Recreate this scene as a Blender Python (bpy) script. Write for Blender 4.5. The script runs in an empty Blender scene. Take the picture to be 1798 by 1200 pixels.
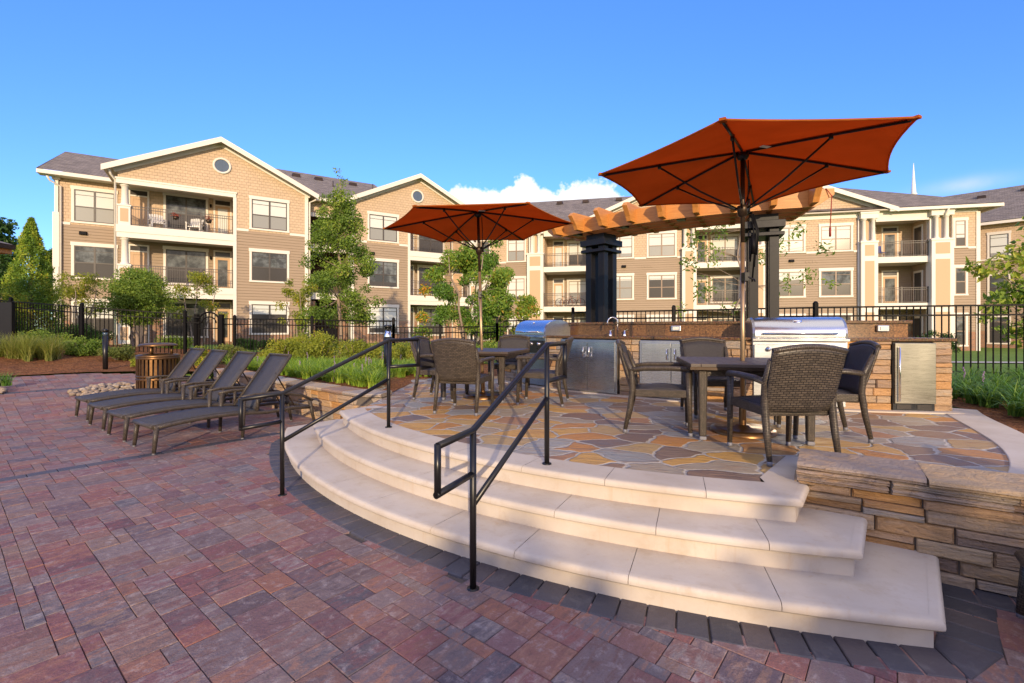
import bpy, bmesh, math, random
import numpy as np
from math import sin, cos, pi, radians, atan2, hypot, sqrt
from mathutils import Vector, Matrix

S = bpy.context.scene
COL = S.collection
rng = random.Random(7)

# ------------------------------------------------------------------ camera, sky, sun, exposure
cam_d = bpy.data.cameras.new("camera"); cam = bpy.data.objects.new("camera", cam_d); COL.objects.link(cam)
cam.location = (0, 0, 1.5); cam.rotation_euler = (radians(90), 0, 0)
cam_d.sensor_width = 36; cam_d.lens = 16.566; cam_d.shift_y = -0.0128
cam_d.clip_start = 0.05; cam_d.clip_end = 5000
S.camera = cam
S.view_settings.view_transform = 'Standard'; S.view_settings.look = 'None'
S.view_settings.gamma = 1; S.view_settings.use_curve_mapping = False
S.view_settings.exposure = 1.0
S.cycles.max_bounces = 8; S.cycles.transparent_max_bounces = 8
S.cycles.use_denoising = True

SUN_EL, SUN_AZ = radians(13), radians(6)
w = bpy.data.worlds.new("World"); S.world = w; w.use_nodes = True

def make_world():
    nt = w.node_tree; N = nt.nodes; L = nt.links
    for n in list(N): N.remove(n)
    out = N.new('ShaderNodeOutputWorld'); bg = N.new('ShaderNodeBackground')
    bg.inputs['Strength'].default_value = 0.15
    L.new(bg.outputs[0], out.inputs[0])
    sky = N.new('ShaderNodeTexSky'); sky.sky_type = 'NISHITA'; sky.sun_disc = False
    sky.sun_elevation = SUN_EL; sky.sun_rotation = pi - SUN_AZ
    sky.altitude = 100; sky.air_density = 1.15; sky.dust_density = 0.25; sky.ozone_density = 4.0
    hs = N.new('ShaderNodeHueSaturation'); hs.inputs['Saturation'].default_value = 1.15
    hs.inputs['Hue'].default_value = 0.5235
    hs.inputs['Value'].default_value = 1.45
    L.new(sky.outputs[0], hs.inputs['Color'])
    # clouds by direction: azimuth (x) and elevation (y)
    tc = N.new('ShaderNodeTexCoord'); sx = N.new('ShaderNodeSeparateXYZ'); L.new(tc.outputs['Generated'], sx.inputs[0])
    def M(op, a, b=None, clamp=False):
        n = N.new('ShaderNodeMath'); n.operation = op; n.use_clamp = clamp
        for i, v in enumerate((a, b)):
            if v is None: continue
            if isinstance(v, (int, float)): n.inputs[i].default_value = v
            else: L.new(v, n.inputs[i])
        return n.outputs[0]
    az = M('ARCTAN2', sx.outputs[0], sx.outputs[1]); el = M('ARCSINE', sx.outputs[2])
    cv = N.new('ShaderNodeCombineXYZ'); L.new(az, cv.inputs[0]); L.new(el, cv.inputs[1])
    def noise(scale, detail, rough=.55, off=0.0):
        mp = N.new('ShaderNodeMapping'); mp.inputs['Location'].default_value = (off, off, 0); L.new(cv.outputs[0], mp.inputs[0])
        n = N.new('ShaderNodeTexNoise'); n.inputs['Scale'].default_value = scale; n.inputs['Detail'].default_value = detail
        n.inputs['Roughness'].default_value = rough; L.new(mp.outputs[0], n.inputs['Vector']); return n.outputs[0]
    gr = N.new('ShaderNodeValToRGB'); ge = gr.color_ramp.elements
    ge[0].position = .0; ge[0].color = (.40, .52, .76, 1); ge[1].position = .62; ge[1].color = (.80, .93, 1.0, 1)
    L.new(el, gr.inputs[0]); gm = N.new('ShaderNodeMix'); gm.data_type = 'RGBA'; gm.blend_type = 'MULTIPLY'; gm.inputs[0].default_value = 1
    L.new(hs.outputs[0], gm.inputs[6]); L.new(gr.outputs[0], gm.inputs[7])
    # cumulus bank low behind the roofs
    n1 = noise(9, 6, .6); n2 = noise(26, 6, .6, 3)
    def bump(c, wd, h):
        d = M('DIVIDE', M('SUBTRACT', az, c), wd); d2 = M('MULTIPLY', d, d)
        return M('MULTIPLY', M('POWER', 2.718, M('MULTIPLY', d2, -1)), h)
    top = M('ADD', bump(.02, .10, .135), bump(.19, .095, .13)); top = M('ADD', top, bump(-.11, .065, .10))
    top = M('ADD', top, .165)
    top = M('ADD', top, M('MULTIPLY', M('SUBTRACT', n1, .5), .10)); top = M('ADD', top, M('MULTIPLY', M('SUBTRACT', n2, .5), .07))
    mask = M('DIVIDE', M('SUBTRACT', top, el), .012, True)
    env = M('MULTIPLY', M('DIVIDE', M('ADD', az, .26), .08, True), M('DIVIDE', M('SUBTRACT', .34, az), .05, True))
    front = M('GREATER_THAN', sx.outputs[1], 0)
    mask = M('MULTIPLY', M('MULTIPLY', mask, env), front)
    # thin wisp low on the right
    n3 = noise(14, 5, .6, 7)
    wd = M('ADD', M('POWER', M('DIVIDE', M('SUBTRACT', az, .765), .05), 2), M('POWER', M('DIVIDE', M('SUBTRACT', el, .2155), .011), 2))
    wm = M('MULTIPLY', M('MULTIPLY', M('POWER', 2.718, M('MULTIPLY', wd, -1)), n3), .62)
    mask2 = M('MULTIPLY', wm, front)
    shade = N.new('ShaderNodeValToRGB'); e = shade.color_ramp.elements
    e[0].position = .32; e[0].color = (.74, .80, .92, 1); e[1].position = .62; e[1].color = (1, .97, .93, 1)
    L.new(noise(15, 5, .6, 1.3), shade.inputs[0])
    sc = N.new('ShaderNodeMix'); sc.data_type = 'RGBA'; sc.blend_type = 'MULTIPLY'; sc.inputs[0].default_value = 1
    L.new(shade.outputs[0], sc.inputs[6]); sc.inputs[7].default_value = (4.6, 4.6, 4.7, 1)
    m1 = N.new('ShaderNodeMix'); m1.data_type = 'RGBA'; L.new(mask, m1.inputs[0]); L.new(gm.outputs[2], m1.inputs[6]); L.new(sc.outputs[2], m1.inputs[7])
    m2 = N.new('ShaderNodeMix'); m2.data_type = 'RGBA'; L.new(mask2, m2.inputs[0]); L.new(m1.outputs[2], m2.inputs[6]); m2.inputs[7].default_value = (3.6, 3.4, 3.9, 1)
    # warm glow added to the sun's half of the sky, as soft fill
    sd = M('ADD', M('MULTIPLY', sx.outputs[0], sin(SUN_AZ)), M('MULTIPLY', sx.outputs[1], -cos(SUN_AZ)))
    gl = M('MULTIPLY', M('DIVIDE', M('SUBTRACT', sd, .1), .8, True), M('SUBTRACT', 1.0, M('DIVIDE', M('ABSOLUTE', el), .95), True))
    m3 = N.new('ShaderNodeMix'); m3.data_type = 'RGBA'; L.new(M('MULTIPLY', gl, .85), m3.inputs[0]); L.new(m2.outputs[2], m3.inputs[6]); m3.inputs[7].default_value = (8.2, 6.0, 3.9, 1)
    # pale zenith added above the frame, as neutral fill on level surfaces
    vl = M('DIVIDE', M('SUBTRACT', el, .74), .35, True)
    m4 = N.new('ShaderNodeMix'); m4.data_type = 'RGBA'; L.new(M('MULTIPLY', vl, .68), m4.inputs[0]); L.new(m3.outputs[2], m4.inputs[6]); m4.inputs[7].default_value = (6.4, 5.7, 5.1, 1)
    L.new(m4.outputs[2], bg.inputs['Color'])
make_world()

sun_d = bpy.data.lights.new("sun", 'SUN'); sun_d.energy = 2.5; sun_d.angle = radians(0.5); sun_d.color = (1.0, .77, .50)
sun = bpy.data.objects.new("sun", sun_d); COL.objects.link(sun); sun.location = (5, -40, 12)
sun.rotation_euler = (pi / 2 - SUN_EL, 0, SUN_AZ)

# ------------------------------------------------------------------ materials
class NT:
    def __init__(s, name):
        s.m = bpy.data.materials.new(name); s.m.use_nodes = True; s.t = s.m.node_tree; s.N = s.t.nodes
        s.b = s.N['Principled BSDF']; s.out = s.N['Material Output']
    def n(s, typ, **k):
        n = s.N.new('ShaderNode' + typ)
        for a, v in k.items(): setattr(n, a, v)
        return n
    def set(s, sock, v):
        if hasattr(v, 'is_linked'): s.t.links.new(v, sock)
        else:
            if isinstance(v, (tuple, list)) and len(v) == 3 and sock.type == 'RGBA': v = (*v, 1)
            sock.default_value = v
    def math(s, op, a, b=0.0, clamp=False):
        n = s.n('Math', operation=op); n.use_clamp = clamp; s.set(n.inputs[0], a); s.set(n.inputs[1], b); return n.outputs[0]
    def mix(s, f, a, b, mode='MIX'):
        n = s.n('Mix', data_type='RGBA', blend_type=mode); s.set(n.inputs[0], f); s.set(n.inputs[6], a); s.set(n.inputs[7], b); return n.outputs[2]
    def coord(s, kind='Object', scale=(1, 1, 1), rot=(0, 0, 0), loc=(0, 0, 0)):
        c = s.n('TexCoord'); mp = s.n('Mapping'); s.t.links.new(c.outputs[kind], mp.inputs[0])
        mp.inputs['Scale'].default_value = scale; mp.inputs['Rotation'].default_value = rot; mp.inputs['Location'].default_value = loc
        return mp.outputs[0]
    def noise(s, vec, scale, detail=4, rough=.55, dist=0.0):
        n = s.n('TexNoise'); s.set(n.inputs['Vector'], vec); n.inputs['Scale'].default_value = scale
        n.inputs['Detail'].default_value = detail; n.inputs['Roughness'].default_value = rough; n.inputs['Distortion'].default_value = dist
        return n.outputs[0]
    def ramp(s, f, stops, interp='LINEAR'):
        n = s.n('ValToRGB'); n.color_ramp.interpolation = interp; e = n.color_ramp.elements
        while len(e) < len(stops): e.new(.5)
        for el, (p, c) in zip(e, stops): el.position = p; el.color = (*c, 1) if len(c) == 3 else c
        s.set(n.inputs[0], f); return n.outputs[0]
    def attr(s, name='rnd'):
        n = s.n('Attribute'); n.attribute_name = name; return n.outputs['Fac']
    def bump(s, h, dist=.01, strength=1.0):
        n = s.n('Bump'); n.inputs['Distance'].default_value = dist; n.inputs['Strength'].default_value = strength
        s.set(n.inputs['Height'], h)
        if s.b.inputs['Normal'].is_linked:
            s.t.links.new(s.b.inputs['Normal'].links[0].from_socket, n.inputs['Normal'])
        s.t.links.new(n.outputs[0], s.b.inputs['Normal'])
    def fin(s, col=None, rough=None, metal=None, spec=None, coat=None):
        if col is not None: s.set(s.b.inputs['Base Color'], col)
        if rough is not None: s.set(s.b.inputs['Roughness'], rough)
        if metal is not None: s.b.inputs['Metallic'].default_value = metal
        if spec is not None: s.b.inputs['Specular IOR Level'].default_value = spec
        if coat is not None: s.b.inputs['Coat Weight'].default_value = coat
        return s.m
def mul(c, k): return tuple(x * k for x in c)

def plain(name, col, rough=.5, metal=0.0, spec=.5, var=.12, scale=14, bump=0.0):
    t = NT(name); v = t.coord(); n = t.noise(v, scale, 5)
    c = t.ramp(n, [(.25, mul(col, 1 - var)), (.75, mul(col, 1 + var))])
    if bump: t.bump(n, bump)
    return t.fin(c, t.ramp(n, [(.3, (rough * .85,) * 3), (.7, (min(1, rough * 1.15),) * 3)]), metal, spec)

def m_paver():
    t = NT('paver_stone'); r = t.attr('rnd'); v = t.coord(rot=(0, 0, radians(-50.7)))
    base = t.ramp(r, [(0, (.20, .085, .085)), (.12, (.25, .115, .098)), (.22, (.21, .155, .14)), (.33, (.165, .125, .13)), (.43, (.27, .125, .085)),
                      (.54, (.125, .095, .108)), (.64, (.235, .15, .11)), (.74, (.21, .09, .09)), (.84, (.19, .155, .15)), (.92, (.10, .088, .10)), (1, (.26, .18, .15))], 'LINEAR')
    r2 = t.attr('rnd2'); off = t.n('CombineXYZ'); t.set(off.inputs[0], t.math('MULTIPLY', r2, 37)); t.set(off.inputs[1], t.math('MULTIPLY', r2, 91))
    vv = t.n('VectorMath', operation='ADD'); t.set(vv.inputs[0], v); t.set(vv.inputs[1], off.outputs[0])
    mp = t.n('Mapping'); mp.inputs['Scale'].default_value = (2.0, 6.5, 1); t.set(mp.inputs[0], vv.outputs[0])
    st = t.noise(mp.outputs[0], 3.2, 8, .68, .8); st2 = t.noise(vv.outputs[0], 15, 9, .74, .3)
    second = t.ramp(t.math('FRACT', t.math('MULTIPLY', r, 7.3)), [(0, (.07, .062, .075)), (.3, (.32, .15, .09)), (.55, (.27, .235, .215)), (.75, (.17, .075, .078)), (1, (.30, .20, .14))])
    c = t.mix(t.math('MULTIPLY', t.ramp(st, [(.44, (0, 0, 0)), (.60, (1, 1, 1))]), .8), base, second)
    c = t.mix(1, c, (.93, .90, .92), 'MULTIPLY')
    c = t.mix(t.math('MULTIPLY', t.ramp(st2, [(.53, (0, 0, 0)), (.70, (1, 1, 1))]), .48), c, (.44, .38, .37))
    c = t.mix(t.math('MULTIPLY', t.ramp(st2, [(.28, (1, 1, 1)), (.44, (0, 0, 0))]), .55), c, (.035, .030, .036))
    fine = t.noise(vv.outputs[0], 120, 3, .7)
    c = t.mix(.35, c, t.ramp(fine, [(.3, (.35, .35, .35)), (.7, (.75, .75, .75))]), 'OVERLAY')
    t.bump(t.noise(vv.outputs[0], 26, 6, .6), .007); t.bump(fine, .002)
    return t.fin(c, t.ramp(st2, [(.3, (.68,) * 3), (.7, (.9,) * 3)]), spec=.3)
def m_dark_paver():
    t = NT('dark_paver_stone'); r = t.attr('rnd'); v = t.coord()
    n = t.noise(v, 8, 6, .62, .5); n2 = t.noise(v, 70, 4, .6)
    c = t.ramp(r, [(0, (.045, .045, .058)), (.5, (.066, .062, .075)), (1, (.092, .073, .075))])
    c = t.mix(t.math('MULTIPLY', t.ramp(n, [(.55, (0, 0, 0)), (.8, (1, 1, 1))]), .35), c, (.24, .22, .21))
    t.bump(t.noise(v, 24, 6), .006); t.bump(n2, .0015)
    return t.fin(c, .62, spec=.45)
STONES = [(0, (.36, .27, .175)), (.14, (.46, .25, .10)), (.26, (.33, .295, .25)), (.38, (.54, .265, .07)), (.5, (.27, .245, .22)),
          (.62, (.43, .31, .185)), (.74, (.25, .175, .13)), (.86, (.50, .33, .18)), (1, (.34, .29, .235))]
def m_flag():
    t = NT('flagstone'); v = t.coord(scale=(1, 1.25, 1), rot=(0, 0, .35)); d = t.noise(v, 1.5, 3)
    dv = t.n('Vector' + 'Math', operation='ADD'); t.set(dv.inputs[0], v)
    nn = t.n('TexNoise'); nn.inputs['Scale'].default_value = 2.2; t.set(nn.inputs['Vector'], v)
    sc = t.n('VectorMath', operation='SCALE'); t.set(sc.inputs[0], nn.outputs['Color']); sc.inputs['Scale'].default_value = .34
    t.set(dv.inputs[1], sc.outputs[0])
    vo = t.n('TexVoronoi', voronoi_dimensions='2D', feature='F1'); vo.inputs['Scale'].default_value = 2.5; t.set(vo.inputs['Vector'], dv.outputs[0])
    ve = t.n('TexVoronoi', voronoi_dimensions='2D', feature='DISTANCE_TO_EDGE'); ve.inputs['Scale'].default_value = 2.5; t.set(ve.inputs['Vector'], dv.outputs[0])
    sep = t.n('SeparateColor'); t.set(sep.inputs[0], vo.outputs['Color'])
    c = t.ramp(sep.outputs[0], [(0, (.30, .19, .11)), (.12, (.40, .33, .23)), (.24, (.56, .255, .06)), (.34, (.23, .15, .105)), (.45, (.33, .325, .29)), (.55, (.50, .33, .13)), (.66, (.38, .36, .31)), (.76, (.64, .36, .085)), (.86, (.20, .155, .135)), (.94, (.43, .22, .10))], 'CONSTANT')
    off = t.n('VectorMath', operation='SCALE'); t.set(off.inputs[0], vo.outputs['Color']); off.inputs['Scale'].default_value = 20
    ov = t.n('VectorMath', operation='ADD'); t.set(ov.inputs[0], v); t.set(ov.inputs[1], off.outputs[0])
    mp = t.n('Mapping'); mp.inputs['Scale'].default_value = (1, 3.2, 1); t.set(mp.inputs[0], ov.outputs[0])
    st = t.noise(mp.outputs[0], 3.2, 6, .62, 1.1)
    c = t.mix(t.math('MULTIPLY', t.ramp(st, [(.45, (0, 0, 0)), (.68, (1, 1, 1))]), .6), c, t.ramp(sep.outputs[1], [(0, (.30, .25, .18)), (.5, (.38, .17, .05)), (1, (.17, .16, .15))]))
    c = t.mix(t.math('MULTIPLY', t.ramp(st, [(.26, (1, 1, 1)), (.42, (0, 0, 0))]), .5), c, (.075, .052, .042))
    edge = t.math('ADD', ve.outputs['Distance'], t.math('MULTIPLY', t.math('SUBTRACT', t.noise(v, 11, 5, .65), .5), .07))
    c = t.mix(1, c, (.86, .86, .88), 'MULTIPLY')
    mort = t.ramp(edge, [(.030, (1, 1, 1)), (.042, (0, 0, 0))])
    c = t.mix(mort, c, t.ramp(t.noise(v, 40, 3), [(.3, (.38, .34, .285)), (.7, (.54, .49, .42))]))
    t.bump(t.ramp(edge, [(.012, (0, 0, 0)), (.055, (1, 1, 1))]), .012); t.bump(st, .022); t.bump(t.noise(v, 30, 6, .65), .008)
    return t.fin(c, t.ramp(st, [(.3, (.45,) * 3), (.7, (.68,) * 3)]), spec=.45)
def m_stone(name='ledge_stone', k=1.0, stops=None, zs=5.5):
    t = NT(name); r = t.attr('rnd'); v = t.coord(scale=(1, 1, zs))
    c = t.ramp(r, [(p, mul(q, k)) for p, q in (stops or STONES)], 'LINEAR')
    n = t.noise(v, 7, 6, .62, .6); n2 = t.noise(t.coord(), 45, 5, .6)
    c = t.mix(t.math('MULTIPLY', t.ramp(n, [(.5, (0, 0, 0)), (.7, (1, 1, 1))]), .35), c, mul((.54, .31, .11), k))
    c = t.mix(t.math('MULTIPLY', t.ramp(n, [(.3, (1, 1, 1)), (.45, (0, 0, 0))]), .3), c, mul((.24, .22, .20), k))
    t.bump(n, .03); t.bump(n2, .010)
    return t.fin(c, .82, spec=.3)
def m_cast():
    t = NT('cast_limestone'); v = t.coord(); n = t.noise(v, 1.7, 6, .6); n2 = t.noise(v, 24, 6, .6); d = t.noise(v, 5.5, 6, .68)
    c = t.ramp(n, [(.28, (.45, .38, .30)), (.5, (.52, .45, .365)), (.72, (.575, .51, .43))])
    c = t.mix(t.math('MULTIPLY', t.ramp(d, [(.54, (0, 0, 0)), (.70, (1, 1, 1))]), .42), c, (.40, .31, .21))
    c = t.mix(t.math('MULTIPLY', t.ramp(d, [(.26, (1, 1, 1)), (.38, (0, 0, 0))]), .22), c, (.40, .37, .33))
    vs = t.coord(scale=(6, 6, .6)); s = t.noise(vs, 4, 5, .6)
    c = t.mix(t.math('MULTIPLY', t.ramp(s, [(.58, (0, 0, 0)), (.76, (1, 1, 1))]), .35), c, (.45, .30, .16))
    t.bump(n2, .0012); return t.fin(c, .75, spec=.3)
def m_granite():
    t = NT('brown_granite'); v = t.coord(); a = t.noise(v, 60, 3, .7); vo = t.n('TexVoronoi'); vo.inputs['Scale'].default_value = 130; t.set(vo.inputs['Vector'], v)
    c = t.ramp(a, [(.35, (.022, .014, .010)), (.5, (.10, .052, .026)), (.66, (.20, .115, .05))])
    c = t.mix(.35, c, vo.outputs['Color'], 'SOFT_LIGHT')
    return t.fin(c, .22, spec=.5)
def m_tile():
    t = NT('granite_tile'); u = t.coord('UV'); b = t.n('TexBrick'); b.offset = 0
    t.set(b.inputs['Vector'], u); b.inputs['Scale'].default_value = 1; b.inputs['Brick Width'].default_value = .305; b.inputs['Row Height'].default_value = .4
    b.inputs['Mortar Size'].default_value = .003; b.inputs['Color1'].default_value = (.7, .7, .7, 1); b.inputs['Color2'].default_value = (1.25, 1.1, .95, 1); b.inputs['Mortar'].default_value = (.5, .4, .35, 1)
    a = t.noise(t.coord(), 55, 3, .7); c = t.ramp(a, [(.35, (.035, .022, .013)), (.5, (.15, .075, .03)), (.68, (.27, .16, .07))])
    return t.fin(t.mix(1, c, b.outputs['Color'], 'MULTIPLY'), .3)
def m_steel(name='brushed_steel', col=(.55, .56, .58), rough=.24):
    t = NT(name); v = t.coord(scale=(3, 3, 240)); n = t.noise(v, 3, 3); n2 = t.noise(t.coord(scale=(1, 1, .45)), 2.0, 1)
    t.bump(n2, .05, .35)
    return t.fin(col, t.ramp(n, [(.3, (rough * .8,) * 3), (.7, (rough * 1.3,) * 3)]), 1.0)
def m_wicker(name='bronze_wicker', dark=(.018, .013, .010), light=(.095, .075, .054), bw=.042, rh=.018):
    t = NT(name); u = t.coord('UV'); b = t.n('TexBrick'); t.set(b.inputs['Vector'], u); b.inputs['Scale'].default_value = 1
    b.inputs['Brick Width'].default_value = bw; b.inputs['Row Height'].default_value = rh; b.inputs['Mortar Size'].default_value = rh * .15
    b.inputs['Mortar Smooth'].default_value = .6; b.inputs['Color1'].default_value = (*light, 1); b.inputs['Color2'].default_value = (*mul(light, .55), 1); b.inputs['Mortar'].default_value = (*mul(dark, .4), 1)
    t.bump(b.outputs['Fac'], -.006); return t.fin(b.outputs['Color'], .42, spec=.5)
def m_sling():
    t = NT('woven_sling'); u = t.coord('UV'); w_ = t.n('TexWave'); w_.inputs['Scale'].default_value = 90; t.set(w_.inputs['Vector'], u)
    n = t.noise(t.coord(), 60, 3); t.bump(w_.outputs[1], .0012)
    return t.fin(t.ramp(n, [(.3, (.032, .029, .030)), (.7, (.05, .045, .045))]), .55, spec=.45)
def m_cloth():
    t = NT('rust_canvas'); v = t.coord(); n = t.noise(v, 2.5, 4); f = t.noise(v, 220, 2)
    c = t.ramp(n, [(.3, (.45, .155, .036)), (.7, (.51, .18, .044))])
    d = t.n('BsdfDiffuse'); t.set(d.inputs[0], c); tr = t.n('BsdfTranslucent'); t.set(tr.inputs[0], t.mix(1, c, (1.5, 1.15, .9), 'MULTIPLY'))
    mx = t.n('MixShader'); mx.inputs[0].default_value = .5; t.t.links.new(d.outputs[0], mx.inputs[1]); t.t.links.new(tr.outputs[0], mx.inputs[2])
    wr = t.noise(t.coord(scale=(1, 1, 3)), 3.2, 5, .55, .8); bp = t.n('Bump'); bp.inputs['Distance'].default_value = .03; bp.inputs['Strength'].default_value = .8; t.set(bp.inputs['Height'], t.math('ADD', wr, t.math('MULTIPLY', f, .02))); t.t.links.new(bp.outputs[0], d.inputs['Normal'])
    t.t.links.new(mx.outputs[0], t.out.inputs[0]); return t.m
def m_wood(name, a, b, rough=.5):
    t = NT(name); u = t.coord('UV', scale=(1.2, 22, 1)); n = t.noise(u, 2.2, 6, .6, 1.2); k = t.noise(t.coord('UV'), 3, 3)
    c = t.ramp(n, [(.3, a), (.7, b)]); c = t.mix(t.math('MULTIPLY', t.ramp(k, [(.55, (0, 0, 0)), (.75, (1, 1, 1))]), .3), c, mul(a, .6))
    t.bump(n, .002); return t.fin(c, rough)
def m_siding(name, col):
    t = NT(name); c = t.n('TexCoord'); sp = t.n('SeparateXYZ'); t.set(sp.inputs[0], c.outputs['Object'])
    f = t.math('FRACT', t.math('MULTIPLY', sp.outputs[2], 1 / .17)); h = t.math('SUBTRACT', 1, f)
    t.bump(t.ramp(f, [(0, (0, 0, 0)), (.1, (1, 1, 1)), (1, (.15, .15, .15))]), .03)
    n = t.noise(t.coord(scale=(.4, .4, 4)), 3, 4)
    return t.fin(t.ramp(n, [(.3, mul(col, .94)), (.7, mul(col, 1.05))]), .6, spec=.3)
def m_shingle_wall(name, col):
    t = NT(name); u = t.coord('UV'); b = t.n('TexBrick'); t.set(b.inputs['Vector'], u); b.inputs['Scale'].default_value = 1
    b.inputs['Brick Width'].default_value = .23; b.inputs['Row Height'].default_value = .17; b.inputs['Mortar Size'].default_value = .008
    b.inputs['Mortar Smooth'].default_value = .4; b.inputs['Color1'].default_value = (*mul(col, 1.03), 1); b.inputs['Color2'].default_value = (*mul(col, .93), 1); b.inputs['Mortar'].default_value = (*mul(col, .72), 1)
    t.bump(b.outputs['Fac'], -.01); return t.fin(b.outputs['Color'], .65, spec=.3)
def m_brick():
    t = NT('base_brick'); u = t.coord('UV'); b = t.n('TexBrick'); t.set(b.inputs['Vector'], u); b.inputs['Scale'].default_value = 1
    b.inputs['Brick Width'].default_value = .23; b.inputs['Row Height'].default_value = .08; b.inputs['Mortar Size'].default_value = .008
    b.inputs['Color1'].default_value = (.34, .16, .085, 1); b.inputs['Color2'].default_value = (.22, .13, .09, 1); b.inputs['Mortar'].default_value = (.3, .26, .2, 1)
    t.bump(b.outputs['Fac'], -.006); return t.fin(b.outputs['Color'], .8, spec=.2)
def m_roof():
    t = NT('asphalt_shingle'); u = t.coord('UV'); b = t.n('TexBrick'); t.set(b.inputs['Vector'], u); b.inputs['Scale'].default_value = 1
    b.inputs['Brick Width'].default_value = .32; b.inputs['Row Height'].default_value = .15; b.inputs['Mortar Size'].default_value = .006
    b.inputs['Color1'].default_value = (.15, .13, .115, 1); b.inputs['Color2'].default_value = (.235, .20, .175, 1); b.inputs['Mortar'].default_value = (.05, .04, .038, 1)
    n = t.noise(t.coord(), 1.6, 5); c = t.mix(.35, b.outputs['Color'], t.ramp(n, [(.3, (.25,) * 3), (.7, (.75,) * 3)]), 'OVERLAY')
    t.bump(b.outputs['Fac'], -.01); return t.fin(c, .85, spec=.2)
def m_pane(name, top, rough=.06, painted_refl=0.0):
    t = NT(name); u = t.coord('UV'); sp = t.n('SeparateXYZ'); t.set(sp.inputs[0], u)
    f = t.math('FRACT', t.math('MULTIPLY', sp.outputs[1], 20))
    n = t.noise(t.coord(), 1.1, 5, .65)
    c = t.ramp(f, [(0, mul(top, .78)), (.25, top), (1, mul(top, .94))])
    c = t.mix(t.math('MULTIPLY', t.ramp(n, [(.40, (0, 0, 0)), (.56, (1, 1, 1))]), painted_refl), c, mul(top, .26))  # patchy tree and sky reflections painted into the glass colour
    return t.fin(c, rough, spec=.35)
def m_leaf(name, stops, trans=.35, rough=.5):
    t = NT(name); r = t.attr('rnd'); c = t.ramp(r, stops)
    p = t.b; t.set(p.inputs['Base Color'], c); p.inputs['Roughness'].default_value = rough; p.inputs['Specular IOR Level'].default_value = .3
    tr = t.n('BsdfTranslucent'); t.set(tr.inputs[0], t.mix(1, c, (1.35, 1.3, .6), 'MULTIPLY'))
    mx = t.n('MixShader'); mx.inputs[0].default_value = trans; t.t.links.new(p.outputs[0], mx.inputs[1]); t.t.links.new(tr.outputs[0], mx.inputs[2])
    t.t.links.new(mx.outputs[0], t.out.inputs[0]); return t.m
def m_mulch():
    t = NT('bark_mulch'); v = t.coord(); d = t.noise(v, 4, 3)
    vo = t.n('TexVoronoi'); vo.inputs['Scale'].default_value = 26; t.set(vo.inputs['Vector'], t.coord(scale=(1, 1.9, 1), rot=(0, 0, .6)))
    sep = t.n('SeparateColor'); t.set(sep.inputs[0], vo.outputs['Color'])
    c = t.ramp(sep.outputs[0], [(0, (.12, .045, .02)), (.4, (.28, .105, .035)), (.75, (.42, .19, .075)), (1, (.17, .075, .034))])
    c = t.mix(t.math('MULTIPLY', t.ramp(d, [(.45, (0, 0, 0)), (.7, (1, 1, 1))]), .45), c, (.09, .042, .024))
    t.bump(vo.outputs['Distance'], -.05); t.bump(sep.outputs[1], .03); return t.fin(c, .9, spec=.2)
def m_lawn():
    t = NT('lawn_grass'); v = t.coord(); a = t.noise(v, .6, 4); b = t.noise(v, 30, 4, .7)
    c = t.mix(a, (.09, .17, .03), (.16, .24, .05)); c = t.mix(.6, c, t.ramp(b, [(.3, (.25,) * 3), (.7, (.8,) * 3)]), 'OVERLAY')
    t.bump(b, .03); return t.fin(c, .9, spec=.15)

MT = {}
MT['paver'] = m_paver(); MT['dpaver'] = m_dark_paver(); MT['flag'] = m_flag(); MT['stone'] = m_stone(); MT['cast'] = m_cast()
MT['capstone'] = m_stone('cap_flagstone', 1.25, [(0, (.28, .20, .13)), (.2, (.33, .18, .08)), (.4, (.25, .225, .19)), (.6, (.22, .14, .10)), (.8, (.29, .26, .22)), (1, (.36, .24, .12))], 9.0)
MT['granite'] = m_granite(); MT['tile'] = m_tile(); MT['steel'] = m_steel(); MT['steel2'] = m_steel('satin_steel', (.45, .47, .5), .3)
MT['steel3'] = m_steel('fridge_steel', (.33, .32, .28), .3); MT['chrome'] = m_steel('polished_chrome', (.8, .8, .8), .08)
MT['wicker'] = m_wicker(); MT['wicker2'] = m_wicker('bronze_wicker_fine', light=(.10, .078, .056), bw=.03, rh=.013); MT['sling'] = m_sling(); MT['canvas'] = m_cloth()
MT['cedar'] = m_wood('stained_cedar', (.40, .15, .03), (.58, .26, .06)); MT['tablewood'] = m_wood('table_slats', (.05, .035, .026), (.085, .062, .047), .45)
MT['black'] = plain('black_powdercoat', (.009, .0085, .009), .35, 0, .4); MT['matte'] = plain('black_matte_steel', (.0075, .007, .0078), .42, 0, .35); MT['iron'] = plain('black_iron', (.0035, .003, .0035), .55, 0, .15)
MT['bronze'] = plain('bronze_metal', (.16, .085, .035), .35, .85); MT['dkbronze'] = plain('dark_bronze', (.05, .032, .02), .4, .6)
MT['pole'] = plain('bronze_pole', (.36, .25, .14), .35, .6); MT['foot'] = plain('grey_foot_cap', (.16, .16, .18), .5)
MT['mortar'] = plain('dark_mortar', (.11, .09, .07), .95); MT['joint'] = plain('joint_mortar', (.42, .36, .29), .9); MT['groove'] = plain('joint_sand', (.10, .08, .068), .95, 0, .2, .4, 30)
MT['white'] = plain('white_trim_paint', (.66, .61, .53), .5, 0, .3, .03, 3); MT['siding'] = m_siding('brown_lap_siding', (.30, .222, .148))
MT['shw'] = m_shingle_wall('cream_wall_shingle', (.52, .382, .25)); MT['beige'] = plain('beige_panel', (.50, .335, .20), .6, 0, .3, .03)
MT['brick'] = m_brick(); MT['roof'] = m_roof(); MT['soffit'] = plain('soffit_paint', (.5, .44, .36), .6, 0, .3, .04)
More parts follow.
